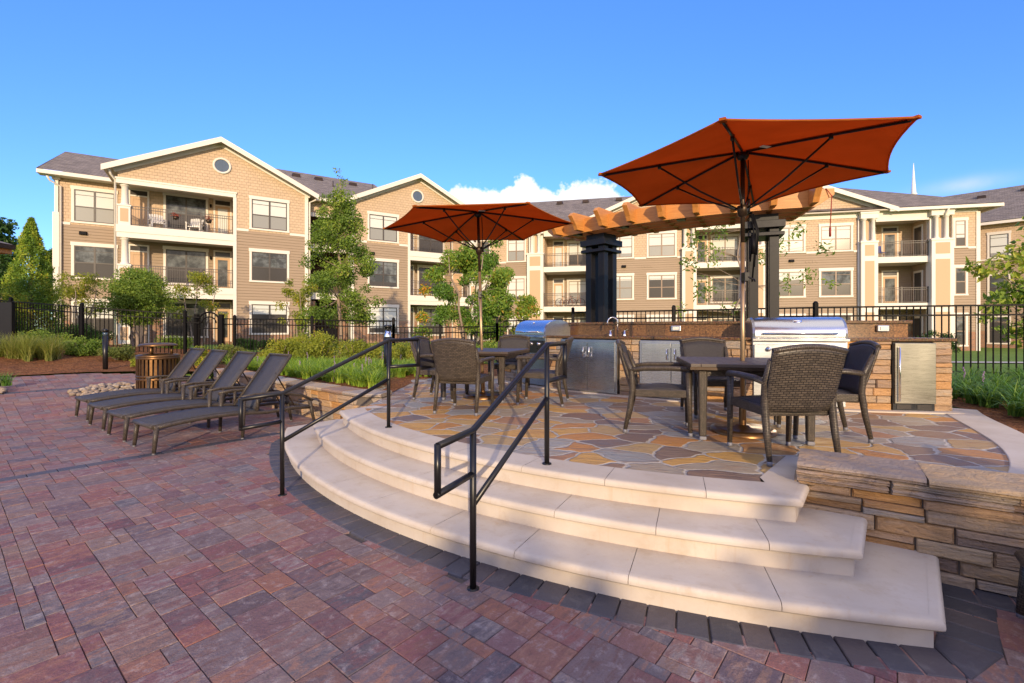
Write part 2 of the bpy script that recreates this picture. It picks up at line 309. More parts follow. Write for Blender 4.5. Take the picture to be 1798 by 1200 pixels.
MT['dksoffit'] = plain('breezeway_dark', (.10, .07, .05), .8)
MT['sash'] = plain('dark_sash', (.055, .045, .038), .45); MT['sash_l'] = plain('taupe_sash', (.22, .15, .10), .5)
MT['pane_a'] = m_pane('blind_behind_glass', (.60, .61, .56)); MT['pane_b'] = m_pane('screened_glass', (.27, .27, .25), .3)
MT['pane_c'] = m_pane('dark_glass', (.16, .175, .175), .05, 1.0); MT['pane_d'] = m_pane('dark_screen', (.055, .05, .046), .2)
MT['sky_glass'] = plain('round_window_glass', (.05, .08, .11), .05, 0, .9)
MT['mulch'] = m_mulch(); MT['lawn'] = m_lawn(); MT['bark'] = plain('tree_bark', (.15, .115, .085), .85, 0, .2, .3, 9, .02)
MT['palebark'] = plain('pale_bark', (.26, .20, .15), .8, 0, .2, .25, 9, .01); MT['concrete'] = plain('path_concrete', (.42, .39, .35), .85, 0, .3, .1)
MT['pebble'] = m_stone('river_rock', 1.0, [(0, (.26, .19, .13)), (.3, (.36, .28, .20)), (.6, (.20, .165, .14)), (1, (.42, .35, .27))])
MT['plasticw'] = plain('white_resin', (.7, .68, .63), .4); MT['blue'] = plain('blue_canvas', (.03, .05, .26), .7); MT['red'] = plain('terracotta_red', (.28, .05, .025), .7)
MT['lamp'] = plain('frosted_lens', (.7, .66, .58), .2); MT['knob'] = MT['chrome']; MT['dkgrey'] = plain('grill_panel', (.03, .032, .035), .3, .4)
MT['redcord'] = plain('red_cord', (.25, .03, .015), .7)
MT['lf_green'] = m_leaf('leaf_green', [(0, (0.079, 0.137, 0.022)), (.45, (0.155, 0.248, 0.035)), (.8, (0.281, 0.360, 0.054)), (1, (0.421, 0.422, 0.065))])
MT['lf_dark'] = m_leaf('leaf_dark', [(0, (0.019, 0.054, 0.013)), (.5, (0.042, 0.099, 0.019)), (1, (0.096, 0.160, 0.032))])
MT['lf_yel'] = m_leaf('leaf_yellowgreen', [(0, (0.134, 0.173, 0.019)), (.5, (0.250, 0.288, 0.032)), (.85, (0.384, 0.365, 0.040)), (1, (0.538, 0.288, 0.048))])
MT['lf_myrtle'] = m_leaf('leaf_myrtle', [(0, (0.073, 0.163, 0.025)), (.45, (0.169, 0.287, 0.038)), (.72, (0.312, 0.347, 0.046)), (.88, (0.600, 0.310, 0.042)), (1, (0.600, 0.239, 0.042))])
MT['lf_conifer'] = m_leaf('leaf_conifer', [(0, (0.076, 0.159, 0.022)), (.5, (0.190, 0.300, 0.032)), (.85, (0.381, 0.424, 0.044)), (1, (0.600, 0.424, 0.054))], .2)
MT['lf_olive'] = m_leaf('leaf_olive', [(0, (0.083, 0.125, 0.031)), (.6, (0.177, 0.208, 0.046)), (1, (0.312, 0.270, 0.062))])
MT['grass'] = m_leaf('grass_blade', [(0, (0.112, 0.218, 0.024)), (.5, (0.250, 0.391, 0.044)), (1, (0.500, 0.575, 0.100))], .4)
MT['grass_d'] = m_leaf('grass_blade_dark', [(0, (0.048, 0.134, 0.026)), (.5, (0.106, 0.221, 0.038)), (1, (0.250, 0.365, 0.067))], .35)
MT['ograss'] = m_leaf('ornamental_blade', [(0, (0.144, 0.192, 0.040)), (.5, (0.256, 0.288, 0.064)), (.85, (0.384, 0.352, 0.112)), (1, (0.500, 0.432, 0.224))], .4)
MT['flower'] = plain('purple_flower', (.25, .14, .3), .7)

# ------------------------------------------------------------------ mesh builder
class MB:
    def __init__(s): s.v = []; s.f = []; s.mi = []; s.r = []; s.uv = []; s.sm = []; s.cm = 0; s.cr = 0.5; s.cs = False
    def add(s, vs, fs, uvs=None):
        o = len(s.v); s.v += [tuple(p) for p in vs]
        for i, f in enumerate(fs):
            s.f.append([o + k for k in f]); s.mi.append(s.cm); s.r.append(s.cr); s.sm.append(s.cs)
            s.uv.append(uvs[i] if uvs else None)
    def box(s, x0, x1, y0, y1, z0, z1):
        v = [(x0, y0, z0), (x1, y0, z0), (x1, y1, z0), (x0, y1, z0), (x0, y0, z1), (x1, y0, z1), (x1, y1, z1), (x0, y1, z1)]
        s.add(v, [(0, 3, 2, 1), (4, 5, 6, 7), (0, 1, 5, 4), (1, 2, 6, 5), (2, 3, 7, 6), (3, 0, 4, 7)])
    def cbox(s, c, size, rz=0.0):
        x, y, z = size; R = Matrix.Rotation(rz, 3, 'Z'); c = Vector(c)
        v = [c + R @ Vector((sx * x / 2, sy * y / 2, sz * z / 2)) for sz in (-1, 1) for sx, sy in ((-1, -1), (1, -1), (1, 1), (-1, 1))]
        s.add(v, [(0, 3, 2, 1), (4, 5, 6, 7), (0, 1, 5, 4), (1, 2, 6, 5), (2, 3, 7, 6), (3, 0, 4, 7)])
    def bar(s, p, q, w, h, up=(0, 0, 1), w2=None, h2=None):
        p, q = Vector(p), Vector(q); d = (q - p); L = d.length; d.normalize(); up = Vector(up)
        a = d.cross(up)
        if a.length < 1e-4: a = d.cross(Vector((0, 1, 0)))
        a.normalize(); b = a.cross(d); w2 = w2 or w; h2 = h2 or h
        v = [p + a * (sx * w / 2) + b * (sy * h / 2) for sx, sy in ((-1, -1), (1, -1), (1, 1), (-1, 1))] + [q + a * (sx * w2 / 2) + b * (sy * h2 / 2) for sx, sy in ((-1, -1), (1, -1), (1, 1), (-1, 1))]
        fs = [(0, 1, 2, 3), (7, 6, 5, 4), (0, 4, 5, 1), (1, 5, 6, 2), (2, 6, 7, 3), (3, 7, 4, 0)]
        def q4(w_): return [(0, 0), (0, L), (0, L), (0, 0)]
        uvs = [[(0, 0), (w, 0), (w, h), (0, h)]] * 2
        for k, ww in enumerate((w, h, w, h)): uvs.append([(0, 0), (0, L), (ww, L), (ww, 0)])
        uvs = [[(b_, a_) for a_, b_ in u] for u in uvs]
        s.add(v, fs, uvs)
    def tube(s, pts, r, n=8, cap=True, squash=1.0):
        pts = [Vector(p) for p in pts]; m = len(pts); rs = r if isinstance(r, (list, tuple)) else [r] * m
        prev = None; rings = []; L = 0; Ls = []
        for i, p in enumerate(pts):
            d = (pts[min(i + 1, m - 1)] - pts[max(i - 1, 0)]).normalized()
            if prev is None:
                a = d.orthogonal().normalized() if abs(d.z) < .99 else Vector((1, 0, 0))
            else: a = (prev - d * prev.dot(d)).normalized()
            prev = a; b = d.cross(a)
            rings.append([p + (a * cos(2 * pi * k / n) + b * sin(2 * pi * k / n) * squash) * rs[i] for k in range(n)])
            if i: L += (p - pts[i - 1]).length
            Ls.append(L)
        v = [q for rg in rings for q in rg]; fs = []; uv = []
        for i in range(m - 1):
            c = 2 * pi * max(rs[i], 1e-4)
            for k in range(n):
                fs.append((i * n + k, i * n + (k + 1) % n, (i + 1) * n + (k + 1) % n, (i + 1) * n + k))
                uv.append([(c * k / n, Ls[i]), (c * (k + 1) / n, Ls[i]), (c * (k + 1) / n, Ls[i + 1]), (c * k / n, Ls[i + 1])])
        cs = s.cs; s.cs = True; s.add(v, fs, uv); s.cs = False
        if cap:
            o = len(s.v) - len(v)
            for ring in (list(range(n))[::-1], [(m - 1) * n + k for k in range(n)]):
                s.f.append([o + k for k in ring]); s.mi.append(s.cm); s.r.append(s.cr); s.sm.append(False); s.uv.append(None)
        s.cs = cs
    def lathe(s, prof, c=(0, 0, 0), n=24, a0=0, a1=2 * pi):
        full = abs(a1 - a0 - 2 * pi) < 1e-6; k = n if full else n + 1; v = []; fs = []
        for i in range(k):
            a = a0 + (a1 - a0) * i / n
            for r, z in prof: v.append((c[0] + r * cos(a), c[1] + r * sin(a), c[2] + z))
        m = len(prof)
        for i in range(n):
            j = (i + 1) % k
            for q in range(m - 1): fs.append((i * m + q, j * m + q, j * m + q + 1, i * m + q + 1))
        cs = s.cs; s.cs = True; s.add(v, fs); s.cs = cs
    def prism(s, poly, z0, z1):
        n = len(poly); v = [(x, y, z0) for x, y in poly] + [(x, y, z1) for x, y in poly]
        s.add(v, [tuple(range(n))[::-1], tuple(range(n, 2 * n))] + [(i, (i + 1) % n, n + (i + 1) % n, n + i) for i in range(n)])
    def prism_y(s, poly, y0, y1):      # polygon in x,z extruded along y
        n = len(poly); v = [(x, y0, z) for x, z in poly] + [(x, y1, z) for x, z in poly]
        s.add(v, [tuple(range(n)), tuple(range(n, 2 * n))[::-1]] + [((i + 1) % n, i, n + i, n + (i + 1) % n) for i in range(n)])
    def grid(s, fn, nu, nv, uvs=(1, 1)):
        v = [fn(i / nu, j / nv) for j in range(nv + 1) for i in range(nu + 1)]; fs = []; uv = []
        for j in range(nv):
            for i in range(nu):
                a = j * (nu + 1) + i; fs.append((a, a + 1, a + nu + 2, a + nu + 1))
                uv.append([(x / nu * uvs[0], y / nv * uvs[1]) for x, y in ((i, j), (i + 1, j), (i + 1, j + 1), (i, j + 1))])
        cs = s.cs; s.cs = True; s.add(v, fs, uv); s.cs = cs
    def shell(s, fn, nu, nv, th, uvs=(1, 1)):   # grid with thickness; th vector-valued offset function or vector
        v0 = [Vector(fn(i / nu, j / nv)) for j in range(nv + 1) for i in range(nu + 1)]; T = Vector(th); v1 = [p + T for p in v0]
        N_ = len(v0); fs = []; uv = []
        for j in range(nv):
            for i in range(nu):
                a = j * (nu + 1) + i; q = (a, a + 1, a + nu + 2, a + nu + 1)
                u4 = [(x / nu * uvs[0], y / nv * uvs[1]) for x, y in ((i, j), (i + 1, j), (i + 1, j + 1), (i, j + 1))]
                fs.append(q); uv.append(u4); fs.append(tuple(N_ + k for k in q[::-1])); uv.append(u4[::-1])
        rim = [i for i in range(nu + 1)] + [(j + 1) * (nu + 1) - 1 for j in range(1, nv + 1)] + [nv * (nu + 1) + i for i in range(nu - 1, -1, -1)] + [j * (nu + 1) for j in range(nv - 1, 0, -1)]
        for a, b in zip(rim, rim[1:] + rim[:1]):
            fs.append((b, a, N_ + a, N_ + b)); l = (v0[a] - v0[b]).length; t = T.length; uv.append([(0, 0), (l, 0), (l, t), (0, t)])
        cs = s.cs; s.cs = True; s.add(v0 + v1, fs, uv); s.cs = cs
    def sweep(s, path, prof, caps=True, close_prof=True):
        # path: 2D polyline; prof: list of (inset, z), inset to the left of travel
        P = [Vector((p[0], p[1])) for p in path]; m = len(P); rows = []; L = 0; Ls = []
        for i in range(m):
            d0 = (P[i] - P[i - 1]).normalized() if i else None; d1 = (P[i + 1] - P[i]).normalized() if i < m - 1 else None
            if d0 is None: d0 = d1
            if d1 is None: d1 = d0
            n0 = Vector((-d0.y, d0.x)); n1 = Vector((-d1.y, d1.x)); b = (n0 + n1); b.normalize(); k = 1 / max(.35, b.dot(n1))
            rows.append([(P[i].x + b.x * k * o, P[i].y + b.y * k * o, z) for o, z in prof])
            if i: L += (P[i] - P[i - 1]).length
            Ls.append(L)
        q = len(prof); v = [p for r in rows for p in r]; fs = []; uv = []
        acc = [0]
        for a, b in zip(prof, prof[1:] + prof[:1]): acc.append(acc[-1] + hypot(a[0] - b[0], a[1] - b[1]))
        for i in range(m - 1):
            for k in range(q if close_prof else q - 1):
                k2 = (k + 1) % q
                fs.append((i * q + k, (i + 1) * q + k, (i + 1) * q + k2, i * q + k2))
                uv.append([(Ls[i], acc[k]), (Ls[i + 1], acc[k]), (Ls[i + 1], acc[k + 1]), (Ls[i], acc[k + 1])])
        if caps and close_prof: fs += [tuple(range(q))[::-1], tuple((m - 1) * q + k for k in range(q))]; uv += [None, None]
        s.add(v, fs, uv)
    def build(s, name, mats, parent=None, bevel=0.0, smooth=False, fixn=True, seg=2):
        me = bpy.data.meshes.new(name); me.from_pydata(s.v, [], s.f)
        mats = mats if isinstance(mats, (list, tuple)) else [mats]
        for m in mats: me.materials.append(m)
        me.polygons.foreach_set('material_index', s.mi)
        me.polygons.foreach_set('use_smooth', [True] * len(s.f) if smooth else s.sm)
        a = me.attributes.new('rnd', 'FLOAT', 'FACE'); a.data.foreach_set('value', s.r)
        ul = me.uv_layers.new(name='UVMap'); flat = []
        for f, u in zip(s.f, s.uv):
            if u is None:
                p = [Vector(s.v[k]) for k in f[:3]]; nrm = (p[1] - p[0]).cross(p[2] - p[0]); ax = [abs(c) for c in nrm]; k = ax.index(max(ax))
                if k == 2:
                    u = [(s.v[i][0], s.v[i][1]) for i in f]
                elif k == 1: u = [(s.v[i][0], s.v[i][2]) for i in f]
                else: u = [(s.v[i][1], s.v[i][2]) for i in f]
            for c in u: flat += [c[0], c[1]]
        ul.data.foreach_set('uv', flat)
        if fixn:
            bm = bmesh.new(); bm.from_mesh(me); bmesh.ops.recalc_face_normals(bm, faces=bm.faces); bm.to_mesh(me); bm.free()
        me.update()
        o = bpy.data.objects.new(name, me); COL.objects.link(o)
        if parent is not None: o.parent = parent
        if bevel:
            md = o.modifiers.new('bevel', 'BEVEL'); md.width = bevel; md.segments = seg; md.limit_method = 'ANGLE'; md.angle_limit = radians(40)
        return o
def tag(o, label=None, cat=None, group=None, kind=None):
    if label: o['label'] = label
    if cat: o['category'] = cat
    if group: o['group'] = group
    if kind: o['kind'] = kind
    return o
def thing(name, label, cat, loc=(0, 0, 0), rz=0.0, group=None):
    o = bpy.data.objects.new(name, None); COL.objects.link(o); o.location = loc; o.rotation_euler = (0, 0, rz); o.empty_display_size = .2
    return tag(o, label, cat, group)
def dup(root, loc, rz, label=None, group=None):
    r = root.copy(); COL.objects.link(r); r.location = loc; r.rotation_euler = (0, 0, rz)
    if label: r['label'] = label
    if group: r['group'] = group
    for ch in list(root.children):
        c = ch.copy(); COL.objects.link(c); c.parent = r
        for g in list(ch.children):
            d = g.copy(); COL.objects.link(d); d.parent = c
    return r
def struct(o): return tag(o, kind='structure')
def face_rz(fx, fy): return atan2(-fx, fy)       # local +Y faces (fx, fy)
def arc(c, r, a0, a1, n):
    return [(c[0] + r * cos(radians(a0 + (a1 - a0) * i / n)), c[1] + r * sin(radians(a0 + (a1 - a0) * i / n))) for i in range(n + 1)]
def resample(path, step):
    out = [tuple(path[0])]
    for a, b in zip(path, path[1:]):
        L = hypot(b[0] - a[0], b[1] - a[1]); k = max(1, int(L / step))
        for i in range(1, k + 1): out.append((a[0] + (b[0] - a[0]) * i / k, a[1] + (b[1] - a[1]) * i / k))
    return out
def smoothpath(pts, it=2):
    for _ in range(it):
        q = [pts[0]]
        for a, b in zip(pts, pts[1:]): q += [(a[0] * .75 + b[0] * .25, a[1] * .75 + b[1] * .25), (a[0] * .25 + b[0] * .75, a[1] * .25 + b[1] * .75)]
        pts = q + [pts[-1]]
    return pts
class Path:
    def __init__(s, pts):
        s.p = pts; s.L = [0]
        for a, b in zip(pts, pts[1:]): s.L.append(s.L[-1] + hypot(b[0] - a[0], b[1] - a[1]))
        s.len = s.L[-1]
    def at(s, t):                       # point and right-hand normal
        t = max(0, min(s.len, t)); i = 0
        while i < len(s.L) - 2 and s.L[i + 1] < t: i += 1
        a, b = s.p[i], s.p[i + 1]; l = s.L[i + 1] - s.L[i]; k = (t - s.L[i]) / l; dx, dy = (b[0] - a[0]) / l, (b[1] - a[1]) / l
        return a[0] + (b[0] - a[0]) * k, a[1] + (b[1] - a[1]) * k, dy, -dx
    def sub(s, t0, t1, n=12):
        ks = [t0 + (t1 - t0) * i / n for i in range(n + 1)]; return [s.at(k)[:2] for k in ks]
def stones(mb, path, z0, z1, rg, rowh=(.06, .14), ln=(.16, .45), depth=.1, bulge=.025, gap=.004, t0=0.0, t1=None):
    P = path if isinstance(path, Path) else Path(path); t1 = P.len if t1 is None else t1
    zs = [z0]
    while zs[-1] < z1 - rowh[0] * .8: zs.append(min(z1, zs[-1] + rg.uniform(*rowh)))
    if z1 - zs[-1] > 1e-3: zs[-1] = z1
    for za, zb in zip(zs, zs[1:]):
        s = t0
        while s < t1 - .02:
            e = s + rg.uniform(*ln)
            if t1 - e < ln[0] * .7: e = t1
            subs = [(za, zb)]
            if zb - za > rowh[1] * .75 and rg.random() < .25: m = za + (zb - za) * rg.uniform(.4, .6); subs = [(za, m), (m, zb)]
            for a, b in subs:
                mb.cr = rg.random(); o = rg.uniform(0, bulge); c = min(.010, (b - a) * .15)
                v = []
                for off, ins in ((-depth, 0), (o - .006, 0), (o + .006, c)):
                    for t, z in ((s + gap + ins, a + gap / 2 + ins * .8), (e - gap - ins, a + gap / 2 + ins * .8), (e - gap - ins, b - gap / 2 - ins * .8), (s + gap + ins, b - gap / 2 - ins * .8)):
                        x, y, nx, ny = P.at(t); j = rg.uniform(-.004, .004) if ins else 0; k = off + (rg.uniform(-.006, .008) if ins else 0); v.append((x + nx * k, y + ny * k, z + j))
                f = []
                for r in (0, 4): f += [(r + i, r + (i + 1) % 4, r + 4 + (i + 1) % 4, r + 4 + i) for i in range(4)]
                f.append((8, 9, 10, 11)); mb.add(v, f)
            s = e
def inpoly(x, y, poly):
    c = False; j = len(poly) - 1
    for i in range(len(poly)):
        a, b = poly[i], poly[j]
        if (a[1] > y) != (b[1] > y) and x < (b[0] - a[0]) * (y - a[1]) / (b[1] - a[1]) + a[0]: c = not c
        j = i
    return c
def sheet(name, poly, mat, zf, res=.5, parent=None):
    bm = bmesh.new(); vs = [bm.verts.new((x, y, 0)) for x, y in poly]; f = bm.faces.new(vs); bmesh.ops.triangulate(bm, faces=[f])
    for ax in (0, 1):
        lo = min(p[ax] for p in poly); hi = max(p[ax] for p in poly); k = lo + res
        while k < hi:
            co = [0, 0, 0]; co[ax] = k; no = [0, 0, 0]; no[ax] = 1
            bmesh.ops.bisect_plane(bm, geom=bm.verts[:] + bm.edges[:] + bm.faces[:], plane_co=co, plane_no=no); k += res
    for v in bm.verts: v.co.z = zf(v.co.x, v.co.y)
    bmesh.ops.recalc_face_normals(bm, faces=bm.faces)
    me = bpy.data.meshes.new(name); bm.to_mesh(me); bm.free()
    if len(me.polygons) and sum(p.normal.z for p in me.polygons) < 0: me.flip_normals()
    me.materials.append(mat); o = bpy.data.objects.new(name, me); COL.objects.link(o)
    if parent: o.parent = parent
    return o
def fastmesh(name, V, F, R, mat, parent=None, mi=None):      # numpy quads
    me = bpy.data.meshes.new(name); nq = len(F)
    me.vertices.add(len(V)); me.vertices.foreach_set('co', np.asarray(V, np.float32).ravel())
    me.loops.add(nq * 4); me.loops.foreach_set('vertex_index', np.asarray(F, np.int32).ravel())
    me.polygons.add(nq); me.polygons.foreach_set('loop_start', np.arange(0, nq * 4, 4, dtype=np.int32)); me.polygons.foreach_set('loop_total', np.full(nq, 4, np.int32))
    mats = mat if isinstance(mat, list) else [mat]
    for m in mats: me.materials.append(m)
    if mi is not None: me.polygons.foreach_set('material_index', np.asarray(mi, np.int32))
    me.polygons.foreach_set('use_smooth', np.zeros(nq, bool))
    a = me.attributes.new('rnd', 'FLOAT', 'FACE'); a.data.foreach_set('value', np.asarray(R, np.float32))
    me.update(calc_edges=True); me.validate()
    o = bpy.data.objects.new(name, me); COL.objects.link(o)
    if parent: o.parent = parent
    return o
nr = np.random.default_rng(11)

# ------------------------------------------------------------------ terrain, patio, deck
C1 = (3.145, 8.661); ZD = 0.461; ST = ZD / 3
UB = (0.633, 0.774); VA = (-0.774, 0.633)
def patio_z(x, y):
    v = x * VA[0] + y * VA[1]; return max(0.0, min(.42, (v - 10.9) * .1))
MULCH_EDGE = [(-26, 4.5), (-16, 7.6), (-11.6, 9.9), (-10.9, 10.7), (-10.2, 11.35), (-9.2, 11.75), (-8.2, 11.75), (-7.35, 11.5)]
WALL_L = smoothpath([(-7.2, 11.4), (-5.84, 10.1), (-4.33, 8.7), (-3.0, 7.62), (-2.35, 7.05), (-1.93, 6.98)], 2)
WALL_R = [(1.935, 3.195), (2.85, 2.60), (4.2, 1.78), (6.6, .55)]
RIGHT_EDGE = smoothpath([(5.62, 6.2), (5.28, 5.75), (4.75, 4.85), (4.27, 4.1), (3.72, 3.5), (3.1, 3.05)], 2)   # flagstone / band boundary
PATIO = [(-26, -9), (14, -9), (14, -3.5), (6.6, .55), (4.9, 1.5), (4.9, 4.2), (5.6, 5.9), (6.2, 7), (.3, 9.9), (-2.6, 9.2), (-1.8, 7.1)] + [tuple(p) for p in WALL_L[::-1]] + MULCH_EDGE[::-1]
def base_z(x, y):
    h = .44
    if x < -7: h += min(.62, (-7 - x) * .068) * max(0, min(1, (x * VA[0] + y * VA[1] - 14.9) / 4)) - .02
    if y > 13: k = min(1, (y - 13) / 16); h = h * (1 - k) + (.5 if x < -4 else max(0.02, .5 - (x + 4) * .06)) * k
    return h
def grow(poly, x, y, d):
    return inpoly(x, y, poly) or any(inpoly(x + d * cos(a), y + d * sin(a), poly) for a in (0, .785, 1.57, 2.356, 3.14, 3.93, 4.71, 5.5))
def ground_z(x, y):
    if -27 < x < 15 and -10 < y < 13 and grow(PATIO, x, y, .55): return -.12
    return base_z(x, y)
def sp(a, b, st): return list(np.arange(a, b, st))
xs = [-1500, -700, -300, -150, -90, -60] + sp(-42, -14, 2) + sp(-14, 14, .5) + sp(14, 60, 3) + [60, 90, 150, 300, 700, 1500]
ys = [-400, -150, -60, -30] + sp(-14, 14, .5) + sp(14, 60, 3) + [60, 90, 150, 300, 700, 2500]
gv = [(x, y, ground_z(x, y)) for y in ys for x in xs]; nx = len(xs)
gf = [(j * nx + i, j * nx + i + 1, (j + 1) * nx + i + 1, (j + 1) * nx + i) for j in range(len(ys) - 1) for i in range(nx - 1)]
struct(fastmesh('ground', gv, gf, [.5] * len(gf), MT['lawn']))
mulch_l = MULCH_EDGE + [tuple(p) for p in WALL_L] + [(-1.95, 7.2), (-2.9, 9.0), (-1.9, 9.75), (.0, 10.4), (.4, 12.5), (-3, 17), (-12, 18.5), (-22, 17.5), (-30, 12)]
struct(sheet('mulch_bed', mulch_l, MT['mulch'], lambda x, y: base_z(x, y) + .02 + .015 * sin(x * 3) * cos(y * 2.3), .5))
re_out = Path(RIGHT_EDGE)
band_out = [(re_out.at(t)[0] - re_out.at(t)[2] * .36, re_out.at(t)[1] - re_out.at(t)[3] * .36) for t in np.linspace(0, re_out.len, 14)]
mulch_r = band_out[::-1] + [(5.9, 6.6), (8.5, 8.6), (12.5, 8.0), (12.5, 2.2), (6.6, .9), (4.3, 2.1)]
struct(sheet('mulch_bed', mulch_r, MT['mulch'], lambda x, y: base_z(x, y) + .012 + .012 * sin(x * 3) * cos(y * 2.3), .5))
struct(sheet('garden_path', [(9, 15.6), (40, 11.2), (40, 12.3), (9, 16.6)], MT['concrete'], lambda x, y: base_z(x, y) + .03, 1.0))

# pavers: random ashlar of five sizes on a 76 mm module, each paver its own chamfered top
struct(sheet('patio_base', [(-26, -7), (13.9, -7), (13.9, -3.4), (6.4, .7), (2.1, 3.4), (-1.7, 7.2)] + [tuple(p) for p in WALL_L[::-1]] + [(x, y) for x, y in MULCH_EDGE[::-1]], MT['groove'], lambda x, y: patio_z(x, y) - .010, .5))
def step_r_ok(x, y, r):                      # outside the step footprint plus margin
    d = hypot(x - C1[0], y - C1[1]); return d > r
PV = []; PF = []; PR = []; PR2 = []
def paver(V, F, R, R2, quad, z, ch, r, r2, zf=patio_z, dz=0.0):
    cx = sum(p[0] for p in quad) / 4; cy = sum(p[1] for p in quad) / 4; o = len(V)
    for p in quad: V.append((p[0], p[1], zf(*p) - .012))
    for p in quad:
        d = hypot(p[0] - cx, p[1] - cy); k = (d - .003) / d; V.append((cx + (p[0] - cx) * k, cy + (p[1] - cy) * k, zf(*p) + z - ch))
    for p in quad:
        d = hypot(p[0] - cx, p[1] - cy); k = max(.5, (d - ch * 2.1) / d); V.append((cx + (p[0] - cx) * k, cy + (p[1] - cy) * k, zf(*p) + z))
    for r0 in (0, 4):
        for i in range(4): F.append((o + r0 + i, o + r0 + (i + 1) % 4, o + r0 + 4 + (i + 1) % 4, o + r0 + 4 + i))
    F.append((o + 8, o + 9, o + 10, o + 11)); R += [r] * 9; R2 += [r2] * 9
U = .0762; NU, NV = 236, 262; U0, V0 = -6.5, -1.6
occ = np.zeros((NU, NV), bool); sizes = [(3, 2), (2, 3), (3, 2), (2, 3), (3, 3), (4, 3), (3, 4), (2, 2)]
DPV = []; DPF = []; DPR = []; DPR2 = []
step_end_dir = (.60, .80)
STEP_POLY = arc(C1, 6.70, -161, -99.9, 40) + [(2.58, 2.86), (2.0, 3.9), (-1.7, 7.4)]
BAND_POLY = [(-3.3, 6.55), (-3.0, 7.35)]
WR = Path(WALL_R)
PAT_TEST = [(-25, -6.5), (13, -6.5), (13, -3.4), (6.6, .55), (4.2, 1.78), (2.85, 2.6), (1.99, 3.16), (-1.9, 7.0)] + [tuple(p) for p in WALL_L[::-1]] + MULCH_EDGE[::-1]
dark_rows = [int((6.80 - V0) / U), int((13.3 - V0) / U)]
for dr in dark_rows:
    for i in range(0, NU - 3, 3):
        occ[i:i + 3, dr:dr + 2] = True
        q = []
        for a, b in ((0, 0), (3, 0), (3, 2), (0, 2)):
            u = U0 + (i + a) * U; v = V0 + (dr + b) * U; q.append((u * UB[0] + v * VA[0], u * UB[1] + v * VA[1]))
        cx = sum(p[0] for p in q) / 4; cy = sum(p[1] for p in q) / 4
        if inpoly(cx, cy, PAT_TEST) and step_r_ok(cx, cy, 6.72) and cx < 0: paver(DPV, DPF, DPR, DPR2, q, .004, .005, rng.random(), rng.random())
for j in range(NV):
    for i in range(NU):
        if occ[i, j]: continue
        rng.shuffle(sizes)
        for a, b in sizes + [(2, 1), (1, 2), (1, 1)]:
            if i + a <= NU and j + b <= NV and not occ[i:i + a, j:j + b].any(): break
        else: a = b = 1
        occ[i:i + a, j:j + b] = True
        q = []
        for du, dv in ((0, 0), (a, 0), (a, b), (0, b)):
            u = U0 + (i + du) * U; v = V0 + (j + dv) * U; q.append((u * UB[0] + v * VA[0], u * UB[1] + v * VA[1]))
        cx = sum(p[0] for p in q) / 4; cy = sum(p[1] for p in q) / 4
        if cy < -5 or not inpoly(cx, cy, PAT_TEST): continue
        if inpoly(cx, cy, STEP_POLY) or (cx > 1.9 and cy > 3.38 - .65 * (cx - 1.99)): continue
        paver(PV, PF, PR, PR2, q, rng.uniform(.0, .0045), .0028, rng.random(), rng.random())
# dark soldier course round the foot of the steps and along the wall
for foot, zz in (([(-2.62, 7.0)] + arc(C1, 6.555, -159.3, -100, 60) + [(2.50, 2.735)], .007), ([WR.at(t)[:2] for t in (.70, 1.6, 2.6, 4.2)], .0088)):
    FP = Path(foot); s_ = .0
    while s_ < FP.len - .1:
        e_ = min(FP.len, s_ + rng.uniform(.135, .16)); x0, y0, a0, b0 = FP.at(s_ + .002); x1, y1, a1, b1 = FP.at(e_ - .002); wdt = .215
        q = [(x0 - a0 * .02, y0 - b0 * .02), (x1 - a1 * .02, y1 - b1 * .02), (x1 + a1 * wdt, y1 + b1 * wdt), (x0 + a0 * wdt, y0 + b0 * wdt)]
        paver(DPV, DPF, DPR, DPR2, q, zz, .006, rng.random(), rng.random()); s_ = e_
def paver_obj(name, V, F, R, R2, mat):
    o = fastmesh(name, V, F, R, mat); a = o.data.attributes.new('rnd2', 'FLOAT', 'FACE'); a.data.foreach_set('value', np.asarray(R2, np.float32)); return struct(o)
paver_obj('paver_patio', PV, PF, PR, PR2, MT['paver']); paver_obj('paver_border', DPV, DPF, DPR, DPR2, MT['dpaver'])

# flagstone deck
deck_poly = arc(C1, 5.70, -153.2, -105.0, 40) + [(1.74, 3.31), (2.26, 3.85), (2.42, 3.5), (3.1, 3.02)] + [tuple(p) for p in RIGHT_EDGE[::-1]] + [(5.9, 6.6), (3.5, 7.1), (1.6, 8.4), (.4, 10.0), (0, 10.4), (-1.9, 9.75), (-2.9, 9.0), (-1.95, 7.2)]
struct(sheet('flagstone_deck', deck_poly, MT['flag'], lambda x, y: ZD - .004, 1.0))
m = MB(); m.sweep(RIGHT_EDGE[::-1], [(0, .2), (0, ZD + .006), (-.36, ZD + .006), (-.36, .2)]); struct(m.build('deck_border', MT['cast'], bevel=.008))

